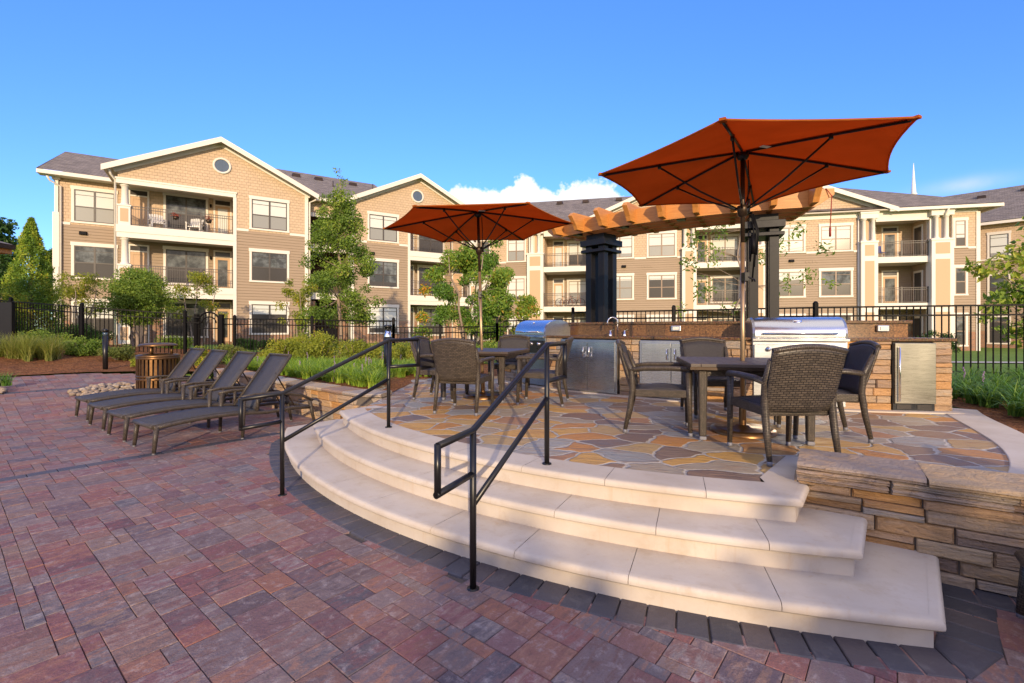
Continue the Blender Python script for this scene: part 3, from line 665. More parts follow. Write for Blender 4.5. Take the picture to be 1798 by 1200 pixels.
# curved stone steps: each step > tread, riser
st = thing('stone_steps', 'three curved pale limestone steps with rounded nosings up to the flagstone deck', 'steps', (0, 0, 0))
ends = [(-160.2, -100.1), (-154.2, -101.7), (-153.2, -103.4)]; RR = [6.61, 6.28, 5.975]
LV = [(.40, .52), (.36, .44), (.27, .36)]; RV = [(.545, .64), (.38, .47), (.20, .26)]
for i in range(3):
    R = RR[i]; z0 = i * ST; z1 = z0 + ST; inner = R - 5.66 if i == 2 else .8
    a0, a1 = ends[i]; A = arc(C1, R, a0, a1, 54)
    pL = (A[0][0] + LV[i][0] * 1.15, A[0][1] + LV[i][1] * 1.15); pR = (A[-1][0] + RV[i][0] * 1.06, A[-1][1] + RV[i][1] * 1.06)
    full = [pL] + A + [pR]; P = Path(full); sp_ = thing('step', None, None); sp_.parent = st
    ri = MB(); ri.sweep([P.at(t)[:2] for t in np.concatenate([[0], np.array(P.L[1:-1]), [P.len]])], [(.043, z0 - .05), (.043, z1 - .052), (.40, z1 - .052), (.40, z0 - .05)])
    ri.build('riser', MT['cast'], sp_)
    tr = MB(); tr.cs = False
    nose = [(.03, z1 - .052), (.012, z1 - .050), (.002, z1 - .040), (0, z1 - .027), (.004, z1 - .013), (.014, z1 - .003), (.028, z1), (.06, z1), (.06, z1 - .052)]
    nose = [(o_, z_) for o_, z_ in nose]
    lA, lB = P.L[1], P.L[-2]; nj = 10 - i; cuts = [lA + (lB - lA) * (k + (.35 if i == 1 else .12 if i == 2 else .0) + rng.uniform(-.06, .06)) / nj for k in range(nj + 1)]
    cuts = [0.0] + [c for c in cuts if lA + .3 < c < lB - .25] + [P.len]
    for c0, c1 in zip(cuts, cuts[1:]):
        g0, g1 = c0 + .0018 * (c0 > 0), c1 - .0018 * (c1 < P.len)
        ks = [g0] + [l for l in P.L if g0 + .02 < l < g1 - .02] + [g1]; tr.cs = True
        tr.sweep([P.at(t)[:2] for t in ks], nose); tr.cs = False
        def off(t, d):
            x_, y_, nx_, ny_ = P.at(t); return (x_ - nx_ * d, y_ - ny_ * d)
        def corner(kc, d):
            xa, ya, na, nb = P.at(P.L[kc] - .01); xb, yb, ma_, mb2 = P.at(P.L[kc] + .01); q = Vector((na + ma_, nb + mb2)).normalized(); s2 = d / max(.4, q.dot(Vector((na, nb)))); return (P.p[kc][0] - q.x * s2, P.p[kc][1] - q.y * s2)
        outer = []
        for t in ks:
            kc = next((k_ for k_ in (1, len(P.L) - 2) if abs(P.L[k_] - t) < 1e-6), None); outer.append(corner(kc, .0595) if kc else off(t, .0595))
        an = lambda t: a0 + (a1 - a0) * max(0, min(1, (t - lA) / (lB - lA)))
        inn = arc(C1, R - inner, min(an(g1), -104.7) if i == 2 else an(g1), an(g0), 8)
        extra_r = ([(2.42, 3.74), (2.25, 3.86), (1.73, 3.29)] if i == 2 else [(pR[0] - .83 * .5, pR[1] + .56 * .5)]) if c1 == P.len else []; extra_l = [(pL[0] + .86 * .5, pL[1] - .51 * .5)] if c0 == 0 else []
        poly = outer + extra_r + inn + extra_l; n_ = len(poly)
        tr.add([(x_, y_, z1) for x_, y_ in poly], [tuple(range(n_))])
    o = tr.build('tread', MT['cast'], sp_); md = o.modifiers.new('es', 'EDGE_SPLIT'); md.split_angle = radians(35)
    fill = MB(); Q = full[::6] + [full[-1]]; c_ = (-.2 + 1.2, 5.2)
    # core that closes the step behind the tread
    core = [P.at(t)[:2] for t in np.linspace(0, P.len, 40)]
    core = [(x + (C1[0] - x) * .035, y + (C1[1] - y) * .035) for x, y in core]
    fill.sweep(core, [(0, z0 - .04), (0, z1 - .012), (.5, z1 - .012), (.5, z0 - .04)]); fill.build('core', MT['joint'], sp_)

# stone walls
def wall_thing(name, label, path, z0, z1, seed, cap_h=.0, capdepth=.4, rowh=(.06, .13), ln=(.16, .42), bulge=.025, thick=.3):
    rg = random.Random(seed); t = thing(name, label, 'stone wall')
    P = path if isinstance(path, Path) else Path(path); pp = resample(P.p, .2)
    b = MB(); stones(b, Path(pp), z0, z1, rg, rowh, ln, .1, bulge); b.build('stonework', MT['stone'], t)
    x_, y_, nx_, ny_ = P.at(0); e_ = MB(); stones(e_, Path([(x_ - nx_ * thick, y_ - ny_ * thick), (x_ - nx_ * .0, y_ - ny_ * .0)]), z0, z1, rg, rowh, (.14, .34), .05, .012); e_.build('end_stones', MT['stone'], t)
    c = MB(); c.sweep(pp, [(.006, z0 - .1), (.006, z1), (thick, z1), (thick, z0 - .1)]); c.build('backing', MT['mortar'], t)
    return t, Path(pp), rg
def cap_stones(t, P, rg, z1, th, over, depth, ln=(.4, .75), name='cap', layers=1, mat='capstone'):
    b = MB()
    for ly in range(layers):
        s = 0.0; h = th / layers; zz = z1 + ly * h; ov = over + rg.uniform(-.012, .012) + .008 * ly if layers > 1 else over
        while s < P.len - .05:
            e = s + rg.uniform(*ln); e = P.len if P.len - e < ln[0] * .6 else e; b.cr = rg.random()
            ks = np.linspace(s + .003, e - .003, 8); j = rg.uniform(-.008, .012)
            pr = []
            sub = [P.at(k) for k in ks]
            path2 = [(x + nx * (ov + j + rg.uniform(-.016, .016)), y + ny * (ov + j + rg.uniform(-.016, .016))) for x, y, nx, ny in sub]
            dz = rg.uniform(-.004, .004)
            b.sweep(path2, [(.022, zz), (.004, zz + h * .18), (.012, zz + h * .4), (-.004, zz + h * .55), (.010, zz + h * .85), (.022, zz + h + dz), (depth, zz + h + dz * .5), (depth, zz)]); s = e
    return b.build(name, MT[mat], t)
t, P, rg = wall_thing('stone_wall', 'low curved ledge stone planter wall behind the sun loungers', WALL_L, -.02, .47, 3)
P2 = Path(resample([P.at(k)[:2] for k in np.linspace(0, P.len, 60)], .1)); cap_stones(t, P2, rg, .475, .055, .035, .40)
t, P, rg = wall_thing('stone_wall', 'grey and ochre ledge stone wall with thick rough cap to the right of the steps', WALL_R, -.02, .475, 5, rowh=(.045, .10), ln=(.15, .48), bulge=.035)
cap_stones(t, P, rg, .478, .128, .045, .46, (.34, .66), layers=3)

# handrails
def rail(label, P, D, T):
    t = thing('handrail', label, 'handrail', (P[0], P[1], 0))
    dx, dy = D; L = hypot(T[0] - P[0], T[1] - P[1]); b = lambda s, z: (dx * s, dy * s, z); r = .0195
    m = MB(); m.tube([b(0, 0), b(0, .915)], r, 12); m.build('post', MT['black'], t)
    m = MB(); m.tube([b(L, ZD), b(L, ZD + .915)], r, 12); m.build('post', MT['black'], t)
    m = MB(); m.tube([b(-.33, .895), b(0, .915), b(L, ZD + .915), b(L + .36, ZD + .915)], r, 12)
    m.build('top_rail', MT['black'], t)
    m = MB(); m.tube([b(.0, .486), b(L, ZD + .507)], r * .95, 12); m.build('mid_rail', MT['black'], t)
    m = MB(); m.tube([b(-.33, .905), b(-.33, .635)], r * .95, 12); m.tube([b(-.345, .645), b(0, .665)], r * .95, 12); m.build('end_loop', MT['black'], t)
    m = MB(); m.tube([b(L + .36, ZD + .925), b(L + .36, ZD + .625)], r * .95, 12); m.tube([b(L + .375, ZD + .635), b(L, ZD + .635)], r * .95, 12); m.build('end_loop', MT['black'], t)
    for s, z in ((0, .0), (L, ZD)):
        m = MB(); m.lathe([(0, z + .008), (.036, z + .007), (.036, z)], b(s, 0), 16); m.build('base_plate', MT['black'], t)
rail('black tubular handrail on the left of the curved steps, nearest the loungers', (-2.065, 4.235), (.732, .681), (-1.296, 4.95))
rail('black tubular handrail in the middle of the curved steps, closest to the camera', (-.224, 2.71), (.479, .878), (.267, 3.61))

# ------------------------------------------------------------------ outdoor kitchen on an arc
C2 = (6.0, 13.0)
def ka(r, a): return (C2[0] + r * cos(radians(a)), C2[1] + r * sin(radians(a)))
kt = thing('outdoor_kitchen', 'curved stone outdoor kitchen with granite counters and steel doors along the back of the deck', 'kitchen')
KP = Path(arc(C2, 7.15, -149, -94.2, 120)); rg = random.Random(21)
def kt_t(a): return (a + 149) / 54.8 * KP.len
CH = ZD + .875
for a0, a1 in ((-149, -145.3), (-138.9, -136.0), (-127.3, -124.6), (-117.2, -112.2), (-104.2, -99.75), (-95.95, -94.2)):
    m = MB(); stones(m, KP, ZD, CH, rg, (.07, .13), (.14, .36), .1, .02, t0=kt_t(a0), t1=kt_t(a1)); m.build('stone_pier', MT['stone'], kt)
endp = Path([ka(7.15, -94.25), ka(6.5, -94.25)])
m = MB(); stones(m, endp, ZD, CH, rg, (.07, .13), (.2, .36), .06, .015); m.build('stone_end', MT['stone'], kt)
m = MB(); m.sweep([KP.at(t)[:2] for t in np.linspace(0, KP.len - .04, 100)], [(.03, ZD - .05), (.03, CH), (.62, CH), (.62, ZD - .05)]); m.build('core', MT['mortar'], kt)
m = MB(); m.sweep(arc(C2, 7.21, -149, -94, 100), [(-.10, ZD - .02), (-.10, ZD + .012), (.1, ZD + .012), (.1, ZD - .02)]); m.build('plinth', MT['cast'], kt, bevel=.004)
def counter(a0, a1):
    m = MB(); m.sweep(arc(C2, 7.19, a0, a1, max(4, int((a1 - a0) * 2))), [(0, CH + .002), (0, CH + .042), (.72, CH + .042), (.72, CH + .002)]); m.build('countertop', MT['granite'], kt, bevel=.004)
for a0, a1 in ((-149.3, -145.4), (-138.8, -112.3), (-104.1, -93.9)): counter(a0, a1)
m = MB(); m.sweep(arc(C2, 6.50, -139.2, -94.6, 90), [(0, CH + .043), (0, 1.565), (.25, 1.565), (.25, .3)]); m.build('backsplash', MT['tile'], kt)
m = MB(); m.sweep(arc(C2, 6.54, -139.4, -94.3, 90), [(0, 1.567), (0, 1.61), (.40, 1.61), (.40, 1.567)]); m.build('bar_top', MT['granite'], kt, bevel=.004)
def front_frame(a, r=7.15):      # origin on the arc, local -Y pointing out of the counter
    x, y = ka(r, a); o = (cos(radians(a)), sin(radians(a))); return (x, y), face_rz(-o[0], -o[1])
def kpart(a, name, rz_extra=0):
    (x, y), rz = front_frame(a); e = bpy.data.objects.new(name, None); COL.objects.link(e); e.location = (x, y, ZD); e.rotation_euler = (0, 0, rz); e.parent = kt; return e
for a, wdt, nm in ((-131.65, 1.06, 'a'), (-120.9, .92, 'b')):
    e = kpart(a, 'double_door'); h = .86
    m = MB(); m.box(-wdt / 2, wdt / 2, -.035, .1, .02, h); m.build('door_frame', MT['steel2'], e, bevel=.004)
    for sx in (-1, 1):
        m = MB(); x0, x1 = sorted((sx * .004, sx * (wdt / 2 - .035))); m.box(x0, x1, -.052, -.036, .03, h - .035); m.build('door_leaf', MT['steel'], e, bevel=.003)
        m = MB(); x = sx * .055; zc = .66
        m.tube([(x, -.05, zc + .075), (x, -.09, zc + .075), (x, -.09, zc - .075), (x, -.05, zc - .075)], .008, 8); m.build('handle', MT['chrome'], e)
e = kpart(-97.85, 'fridge')
m = MB(); m.box(-.235, .235, -.03, .2, .012, .86); m.build('body', MT['dkgrey'], e)
m = MB(); m.box(-.225, .235, -.055, -.031, .10, .855); m.build('door', MT['steel3'], e, bevel=.004)
m = MB(); m.tube([(-.19, -.055, .80), (-.19, -.085, .80), (-.19, -.085, .13), (-.19, -.055, .13)], .010, 8); m.build('handle', MT['chrome'], e)
m = MB()
for sx in (-.115, .115):
    for k in range(4): m.box(sx - .08, sx + .08, -.04, -.032, .03 + k * .015, .037 + k * .015)
m.build('vent_grille', MT['sash'], e)
# faucet
x, y = ka(6.64, -129.6); e = bpy.data.objects.new('faucet', None); COL.objects.link(e); e.location = (x, y, CH + .042); e.rotation_euler = (0, 0, front_frame(-129.6)[1] + .75); e.parent = kt
pts = [(0, 0, 0), (0, 0, .22)] + [(-.085 + .085 * cos(t), 0, .22 + .085 * sin(t)) for t in np.linspace(.2, pi, 9)] + [(-.17, 0, .17)]
m = MB(); m.tube(pts, .012, 10); m.build('spout', MT['chrome'], e)
for dx in (-.12, .12):
    m = MB(); m.lathe([(0, .09), (.016, .085), (.012, .05), (.022, .04), (.024, 0)], (dx, 0, 0), 12); m.bar((dx, 0, .085), (dx + .05, -.01, .10), .012, .012); m.build('tap', MT['chrome'], e)
for a in (-121.5, -97.6):          # small square counter lights on the backsplash
    x, y = ka(6.5, a); e = bpy.data.objects.new('counter_light', None); COL.objects.link(e); e.location = (x, y, 1.50); e.rotation_euler = (0, 0, front_frame(a)[1]); e.parent = kt
    m = MB(); m.box(-.075, .075, -.05, -.002, -.045, .045); m.build('housing', MT['steel2'], e, bevel=.01)
    m = MB(); m.box(-.045, .045, -.06, -.051, -.025, .025); m.build('lens', MT['lamp'], e, bevel=.004)

def grill(label, a, wdt):
    (x, y), rz = front_frame(a); t = thing('gas_grill', label, 'grill', (x, y, CH), rz)
    h2 = wdt / 2
    m = MB(); m.box(-h2, h2, -.05, .6, -.30, .03); m.build('body', MT['steel2'], t, bevel=.006)
    m = MB(); m.box(-h2 + .015, h2 - .015, -.075, -.052, -.275, -.05); m.build('control_panel', MT['dkgrey'] if wdt < 1 else MT['steel2'], t, bevel=.005)
    m = MB(); m.box(-h2 - .01, h2 + .01, -.11, -.04, -.005, .032); m.build('front_ledge', MT['steel'], t, bevel=.006)
    prof = [(-.06, .034), (-.065, .10), (-.045, .17), (.0, .235), (.08, .285), (.2, .315), (.36, .315), (.5, .28), (.56, .18), (.57, .034)]
    m = MB(); cs = len(prof)
    vl = [(sx * (h2 - .03), p, z) for sx in (-1, 1) for p, z in prof]
    m.cs = True; m.add(vl, [(i, i + 1, cs + i + 1, cs + i) for i in range(cs - 1)]); m.build('hood', MT['steel'], t)
    for sx in (-1, 1):
        m = MB(); m.add([(sx * (h2 - .03), p, z) for p, z in prof] + [(sx * (h2), p * .97 + .008, z * .985) for p, z in prof], [tuple(range(cs, 2 * cs))] + [(i, i + 1, cs + i + 1, cs + i) for i in range(cs - 1)])
        m.build('hood_side', MT['steel2'], t)
    m = MB(); m.tube([(-h2 + .12, -.058, .095), (-h2 + .12, -.115, .10), (h2 - .12, -.115, .10), (h2 - .12, -.058, .095)], .014, 10); m.build('handle', MT['chrome'], t)
    nk = 3 if wdt > 1 else 4
    for k in range(nk):
        xk = (-.36 + .36 * k) if nk == 3 else (-.3 + .2 * k)
        m = MB(); m.lathe([(0, .045), (.026, .042), (.034, .0)], (0, 0, 0), 16); o = m.build('knob', MT['knob'], t); o.location = (xk, -.077, -.11); o.rotation_euler = (pi / 2, 0, 0)
    m = MB(); m.lathe([(0, .012), (.03, .010), (.042, .0)], (0, 0, 0), 20); o = m.build('badge', MT['chrome'], t); o.location = (0, .028, .262); o.rotation_euler = (radians(40), 0, 0); o.scale = (1.3, .8, 1)
    return t
grill('stainless built-in gas grill beside the left end of the bar, its curved side panel showing', -142.1, .86)
grill('wide stainless built-in gas grill behind the right dining table', -108.2, 1.09)
# drawers and vent below the left grill
e = kpart(-142.1, 'access_door'); m = MB(); m.box(-.42, .42, -.03, .1, .03, .54); m.build('door_leaf', MT['steel2'], e, bevel=.004)
e = kpart(-108.2, 'access_door'); m = MB(); m.box(-.53, .53, -.03, .1, .03, .55); m.build('door_leaf', MT['steel2'], e, bevel=.004)

# ------------------------------------------------------------------ pergola
pg = thing('pergola', 'curved cedar pergola on two clusters of black steel posts behind the bar', 'pergola')
for a in (-136.0, -110.4):
    x, y = ka(6.02, a); e = bpy.data.objects.new('column', None); COL.objects.link(e); e.location = (x, y, 0); e.rotation_euler = (0, 0, radians(a + 90)); e.parent = pg
    for sx in (-.14, .14):
        for sy in (-.14, .14):
            m = MB(); m.box(sx - .066, sx + .066, sy - .066, sy + .066, .4, 3.13); m.build('post', MT['matte'], e, bevel=.006)
    m = MB(); m.box(-.27, .27, -.27, .27, 2.90, 2.955); m.box(-.28, .28, -.28, .28, 3.02, 3.13); m.box(-.2, .2, -.2, .2, 3.131, 3.24); m.build('capital', MT['matte'], e, bevel=.006)
for r in (6.42, 6.14, 5.86, 5.58):
    A = arc(C2, r, -145.2, -102.6, 60); P = Path(A); m = MB(); n_ = 61
    for i in range(60):
        def col_(k):
            z0 = 3.25 + (.16 * (1 - min(1, min(P.L[k], P.len - P.L[k]) / .22))); x, y = A[k]; d = ((x - C2[0]) / r, (y - C2[1]) / r)
            return [(x - d[0] * .022, y - d[1] * .022, z0), (x + d[0] * .022, y + d[1] * .022, z0), (x + d[0] * .022, y + d[1] * .022, 3.50), (x - d[0] * .022, y - d[1] * .022, 3.50)]
        a, b = col_(i), col_(i + 1); fs = [(0, 1, 5, 4), (1, 2, 6, 5), (2, 3, 7, 6), (3, 0, 4, 7)]
        l0, l1 = P.L[i], P.L[i + 1]; uv = [[(l0, .0), (l0, .044), (l1, .044), (l1, 0)], [(l0, .1), (l0, .4), (l1, .4), (l1, .1)], [(l0, .5), (l0, .544), (l1, .544), (l1, .5)], [(l0, .9), (l0, .6), (l1, .6), (l1, .9)]]
        if i == 0: fs.append((3, 2, 1, 0)); uv.append(None)
        if i == 59: fs.append((4, 5, 6, 7)); uv.append(None)
        m.add(a + b, fs, uv)
    m.build('beam', MT['cedar'], pg)
k = 0
for a in np.arange(-141.6, -103, 4.55):
    d = (cos(radians(a)), sin(radians(a))); tg = (-d[1], d[0]); m = MB(); wd = .042
    def rp(r, s, z): return (C2[0] + d[0] * r + tg[0] * s * wd, C2[1] + d[1] * r + tg[1] * s * wd, z)
    prof = [(5.20, 3.56), (6.74, 3.56), (6.80, 3.50), (6.66, 3.34), (6.62, 3.27), (5.38, 3.27), (5.34, 3.34), (5.18, 3.50)]
    n = len(prof); v = [rp(r, -1, z) for r, z in prof] + [rp(r, 1, z) for r, z in prof]
    m.add(v, [tuple(range(n)), tuple(range(n, 2 * n))[::-1]] + [((i + 1) % n, i, n + i, n + (i + 1) % n) for i in range(n)], [[(r, z) for r, z in prof], [(r, z) for r, z in prof][::-1]] + [[(prof[(i + 1) % n][0], 0), (prof[i][0], 0), (prof[i][0], .09), (prof[(i + 1) % n][0], .09)] for i in range(n)])
    m.build('rafter', MT['cedar'], pg, bevel=.004)
for a in (-139.3, -130.2, -121.3, -112.5):
    x, y = ka(6.28, a); m = MB(); m.cbox((x, y, 3.275), (.13, .16, .05), radians(a + 90)); m.build('downlight', MT['black'], pg, bevel=.006)
x, y = ka(6.45, -103.6); m = MB(); m.tube([(x, y, 3.5), (x + .05, y - .05, 3.38), (x + .03, y - .06, 3.1), (x + .02, y - .06, 2.93)], .007, 6); m.tube([(x + .02, y - .06, 2.93), (x + .02, y - .06, 2.80)], .016, 6)
tag(m.build('red_rope', MT['redcord']), 'red cord with a tassel end hanging from the right end of the pergola', 'cord')
x, y = ka(6.38, -112.0); m = MB()
for k, (dx, zz, b) in enumerate(((0, 2.2, .05), (.03, 2.42, .03), (.06, 2.6, .02), (-.03, 2.5, .04))): m.tube([(x + dx * .3, y, 3.22), (x + dx + b, y - .03, 2.95), (x + dx - .01, y - .02, zz)], .012, 6)
m.tube([(x, y - .02, 2.9), (x + .01, y - .03, 2.62)], [.03, .045], 8)
tag(m.build('hanging_cable', MT['iron']), 'bundle of black cables hanging beside the right pergola column', 'cable')

# ------------------------------------------------------------------ fences
def fence(label, pts, tops, h=1.5, pick=.115, posts=None, group='black metal fences round the terrace'):
    t = thing('metal_fence', label, 'fence', group=group)
    for i in range(len(pts)):
        x, y = pts[i]; z = tops[i]
        if posts is None or posts[i]:
            m = MB(); m.box(x - .04, x + .04, y - .04, y + .04, z - h - .05, z + .07); m.lathe([(0, .045), (.03, .035), (.045, .012), (.052, 0)], (x, y, z + .07), 10); m.build('post', MT['iron'], t)
    for (a, b, za, zb) in zip(pts, pts[1:], tops, tops[1:]):
        m = MB(); L = hypot(b[0] - a[0], b[1] - a[1])
        zt = min(za, zb)
        A = lambda k, z: (a[0] + (b[0] - a[0]) * k, a[1] + (b[1] - a[1]) * k, z + (za + (zb - za) * k))
        for dz in (-.03, -.22, -h + .13): m.bar(A(0, dz), A(1, dz), .035, .035)
        n = int(L / pick)
        for k in range(1, n): m.bar(A(k / n, -h + .06), A(k / n, -.03), .018, .018, (1, 0, 0))
        m.build('panel', MT['iron'], t)
def px2(px, Y): return ((px - 899) / 827.4 * Y, Y)
fence('black metal picket fence stepping down behind the left shrubs, up to the arched gate', [px2(-70, 15.6), px2(19, 15.5), px2(144, 14.9), px2(325, 15.7)], [2.55, 2.42, 2.21, 2.0])
fence('black metal picket fence between the arched gate and the bollard light', [px2(412, 16.4), px2(548, 16.1), px2(691, 15.8)], [1.86, 1.82, 1.76])
fence('low black metal fence behind the crape myrtle in the middle', [px2(691, 15.8), px2(773, 16.2), px2(873, 15.4)], [1.57, 1.57, 1.60])
fence('short black metal fence directly behind the left grill', [px2(873, 15.4), px2(1006, 14.2)], [1.77, 1.80])
fence('tall black metal fence passing behind the bar and the right planting bed', [px2(1006, 13.4), px2(1183, 12.2), px2(1432, 10.4), (11.0, 8.85), (14.0, 7.8)], [1.99] * 5)
gt = thing('garden_gate', 'black metal gate with arched top between two posts in the left fence', 'gate', (*px2(367, 16.0), 0))
for sx in (-.42, .42):
    m = MB(); m.box(sx - .06, sx + .06, -.06, .06, .3, 1.98); m.build('post', MT['iron'], gt)
m = MB(); ap = [(.34 * cos(t), 0, 1.75 + .30 * sin(t)) for t in np.linspace(0, pi, 13)]; m.tube(ap, .028, 8); m.tube([(x * .72, 0, (z - 1.75) * .7 + 1.68) for x, _, z in ap], .02, 8)
for k in range(7): x = -.3 + k * .1; m.bar((x, 0, .5), (x, 0, 1.75 + .30 * sqrt(max(0, 1 - (x / .34) ** 2))), .02, .02, (1, 0, 0))
for z in (.55, 1.5): m.bar((-.34, 0, z), (.34, 0, z), .035, .035)
m.bar((-.34, 0, .5), (-.34, 0, 1.78), .04, .04, (1, 0, 0)); m.bar((.34, 0, .5), (.34, 0, 1.78), .04, .04, (1, 0, 0)); m.build('gate_leaf', MT['iron'], gt)
for px, Yk in ((325, 15.7), (412, 16.4)):
    pass
fence('short black metal fence link left of the arched gate', [px2(325, 15.7), px2(350, 15.9)], [1.93, 1.9], posts=[0, 0])
fence('short black metal fence link right of the arched gate', [px2(386, 16.1), px2(412, 16.4)], [1.86, 1.86], posts=[0, 0])

# ------------------------------------------------------------------ furniture
def leg_mb(p, q, r0, r1):
    m = MB(); m.tube([p, tuple((a + b) / 2 for a, b in zip(p, q)), q], [r0, (r0 + r1) / 2, r1], 10); return m
def foot_cap(parent, p, r):
    m = MB(); m.tube([(p[0], p[1], 0), (p[0], p[1], .035)], r, 10); m.build('foot_cap', MT['foot'], parent)
def make_chair():
    t = thing('dining_chair', 'x', 'chair')
    # local +Y is the facing direction; floor centre at origin
    m = MB(); m.shell(lambda u, v: ((u - .5) * .50, -.24 + v * .50, .435 + .018 * sin(pi * u) - .012 * cos(2 * pi * v) + .01 * v), 8, 8, (0, 0, -.03), (.5, .5)); m.build('seat', MT['sling'], t)
    m = MB()
    for sx in (-1, 1): m.bar((sx * .255, -.24, .40), (sx * .255, .26, .405), .035, .075)
    m.bar((-.25, .255, .40), (.25, .255, .40), .035, .07); m.bar((-.25, -.235, .395), (.25, -.235, .395), .035, .07); m.build('seat_frame', MT['wicker2'], t, bevel=.008)
    def back(u, v):
        x = (u - .5) * (.53 + .03 * v); y = -.255 - .18 * v - .05 * sin(pi * u) * (1 - .3 * v) + .03 * v * v; z = .40 + .47 * v + .035 * sin(pi * u) * v
        return (x, y, z)
    m = MB(); m.shell(back, 12, 10, (0, .028, 0), (.53, .5)); m.build('backrest', MT['wicker'], t)
    m = MB(); m.shell(lambda u, v: (lambda p: (p[0] * .93, p[1] + .032, p[2]))(back(u, .06 + .88 * v)), 10, 8, (0, .006, 0), (.5, .45)); m.build('back_sling', MT['sling'], t)
    m = MB(); m.tube([back(k / 12, 1.0) if False else (lambda p: (p[0], p[1] + .014, p[2]))(back(k / 12, 1)) for k in range(13)], .022, 8); m.build('top_roll', MT['wicker2'], t)
    for sx in (-1, 1):
        p = (sx * .265, .265, 0); leg_mb((sx * .265, .275, .035), (sx * .27, .255, .635), .021, .029).build('leg', MT['wicker2'], t); foot_cap(t, (sx * .265, .275), .021)
        m = MB(); m.tube([(sx * .27, -.335, .035), (sx * .268, -.29, .25), (sx * .266, -.262, .45), (sx * .268, -.275, .62), (sx * .273, -.35, .80)], [.020, .026, .03, .028, .02], 10); m.build('leg', MT['wicker2'], t); foot_cap(t, (sx * .27, -.335), .020)
        m = MB(); m.tube([(sx * .275, -.285, .625), (sx * .28, -.15, .645), (sx * .28, .1, .652), (sx * .278, .27, .645), (sx * .275, .295, .63)], [.026, .028, .028, .029, .022], 10, squash=.8); m.build('arm', MT['wicker2'], t)
    return t
def make_table():
    t = thing('dining_table', 'x', 'table'); h = .57; zt = .715
    m = MB()
    for k in range(8): m.box(-.48 + k * .12 + .002, -.36 + k * .12 - .002, -.48, .48, zt - .028, zt)
    m.build('tabletop', MT['tablewood'], t, bevel=.002)
    m = MB()
    for sx in (-1, 1): m.box(*sorted((sx * .482, sx * h)), -h, h, zt - .028, zt + .001)
    for sy in (-1, 1): m.box(-.48, .48, *sorted((sy * .482, sy * h)), zt - .028, zt + .001)
    m.build('border', MT['tablewood'], t, bevel=.003)
    m = MB()
    for sx in (-1, 1): m.box(*sorted((sx * (h - .04), sx * (h + .004))), -h - .004, h + .004, zt - .055, zt - .029); m.box(-h + .041, h - .041, *sorted((sx * (h - .04), sx * (h + .004))), zt - .055, zt - .029)
    m.build('edge_rim', MT['dkbronze'], t)
    m = MB()
    for sx in (-1, 1): m.box(*sorted((sx * .43, sx * .47)), -.45, .45, zt - .12, zt - .056); m.box(-.429, .429, *sorted((sx * .43, sx * .47)), zt - .12, zt - .056)
    m.build('apron', MT['wicker2'], t)
    for sx in (-1, 1):
        for sy in (-1, 1):
            m = MB(); m.bar((sx * .45, sy * .45, zt - .056), (sx * .45, sy * .45, .035), .078, .078, (0, 1, 0), .062, .062); l = m.build('leg', MT['wicker2'], t, bevel=.012)
            m = MB(); m.bar((sx * .45, sy * .45, 0), (sx * .45, sy * .45, .035), .062, .062, (0, 1, 0)); m.build('foot_cap', MT['foot'], l, bevel=.008)
    return t
T1 = (2.32, 4.74); T2 = (-.44, 7.17)
tb = make_table(); tb.location = (*T1, ZD); tb.rotation_euler = (0, 0, radians(-13)); tag(tb, 'dark slatted square table under the larger umbrella on the right', 'table', 'square patio tables')
dup(tb, (*T2, ZD), radians(-17), 'dark slatted square table under the smaller umbrella by the left grill')
ch = make_chair(); first = True
for label, (x, y), (fx, fy) in (
    ('nearest wicker armchair, woven back to the camera at the right table', (2.2, 3.90), (-.04, 1)),
    ('wicker armchair in profile on the left side of the right table, facing right', (1.53, 4.86), (.95, -.3)),
    ('wicker armchair facing left at the right table, its dark sling back showing', (3.0, 4.62), (-.95, .25)),
    ('wicker armchair on the far side of the right table, in front of the steel doors', (2.42, 5.70), (-.1, -1)),
    ('wicker armchair with its ribbed back to the camera at the left table', (-.59, 5.99), (.28, .96)),
    ('wicker armchair on the left side of the left table, beside the handrail loop', (-1.03, 7.02), (.95, -.3)),
    ('wicker armchair on the right side of the left table, seen behind the middle handrail', (.41, 6.59), (-.97, .25)),
    ('wicker armchair on the far side of the left table, next to the left grill', (-.05, 8.02), (-.25, -.97))):
    rz = face_rz(fx, fy)
    if first: ch.location = (x, y, ZD); ch.rotation_euler = (0, 0, rz); tag(ch, label, 'chair', 'wicker dining chairs on the deck'); first = False
    else: dup(ch, (x, y, ZD), rz, label)

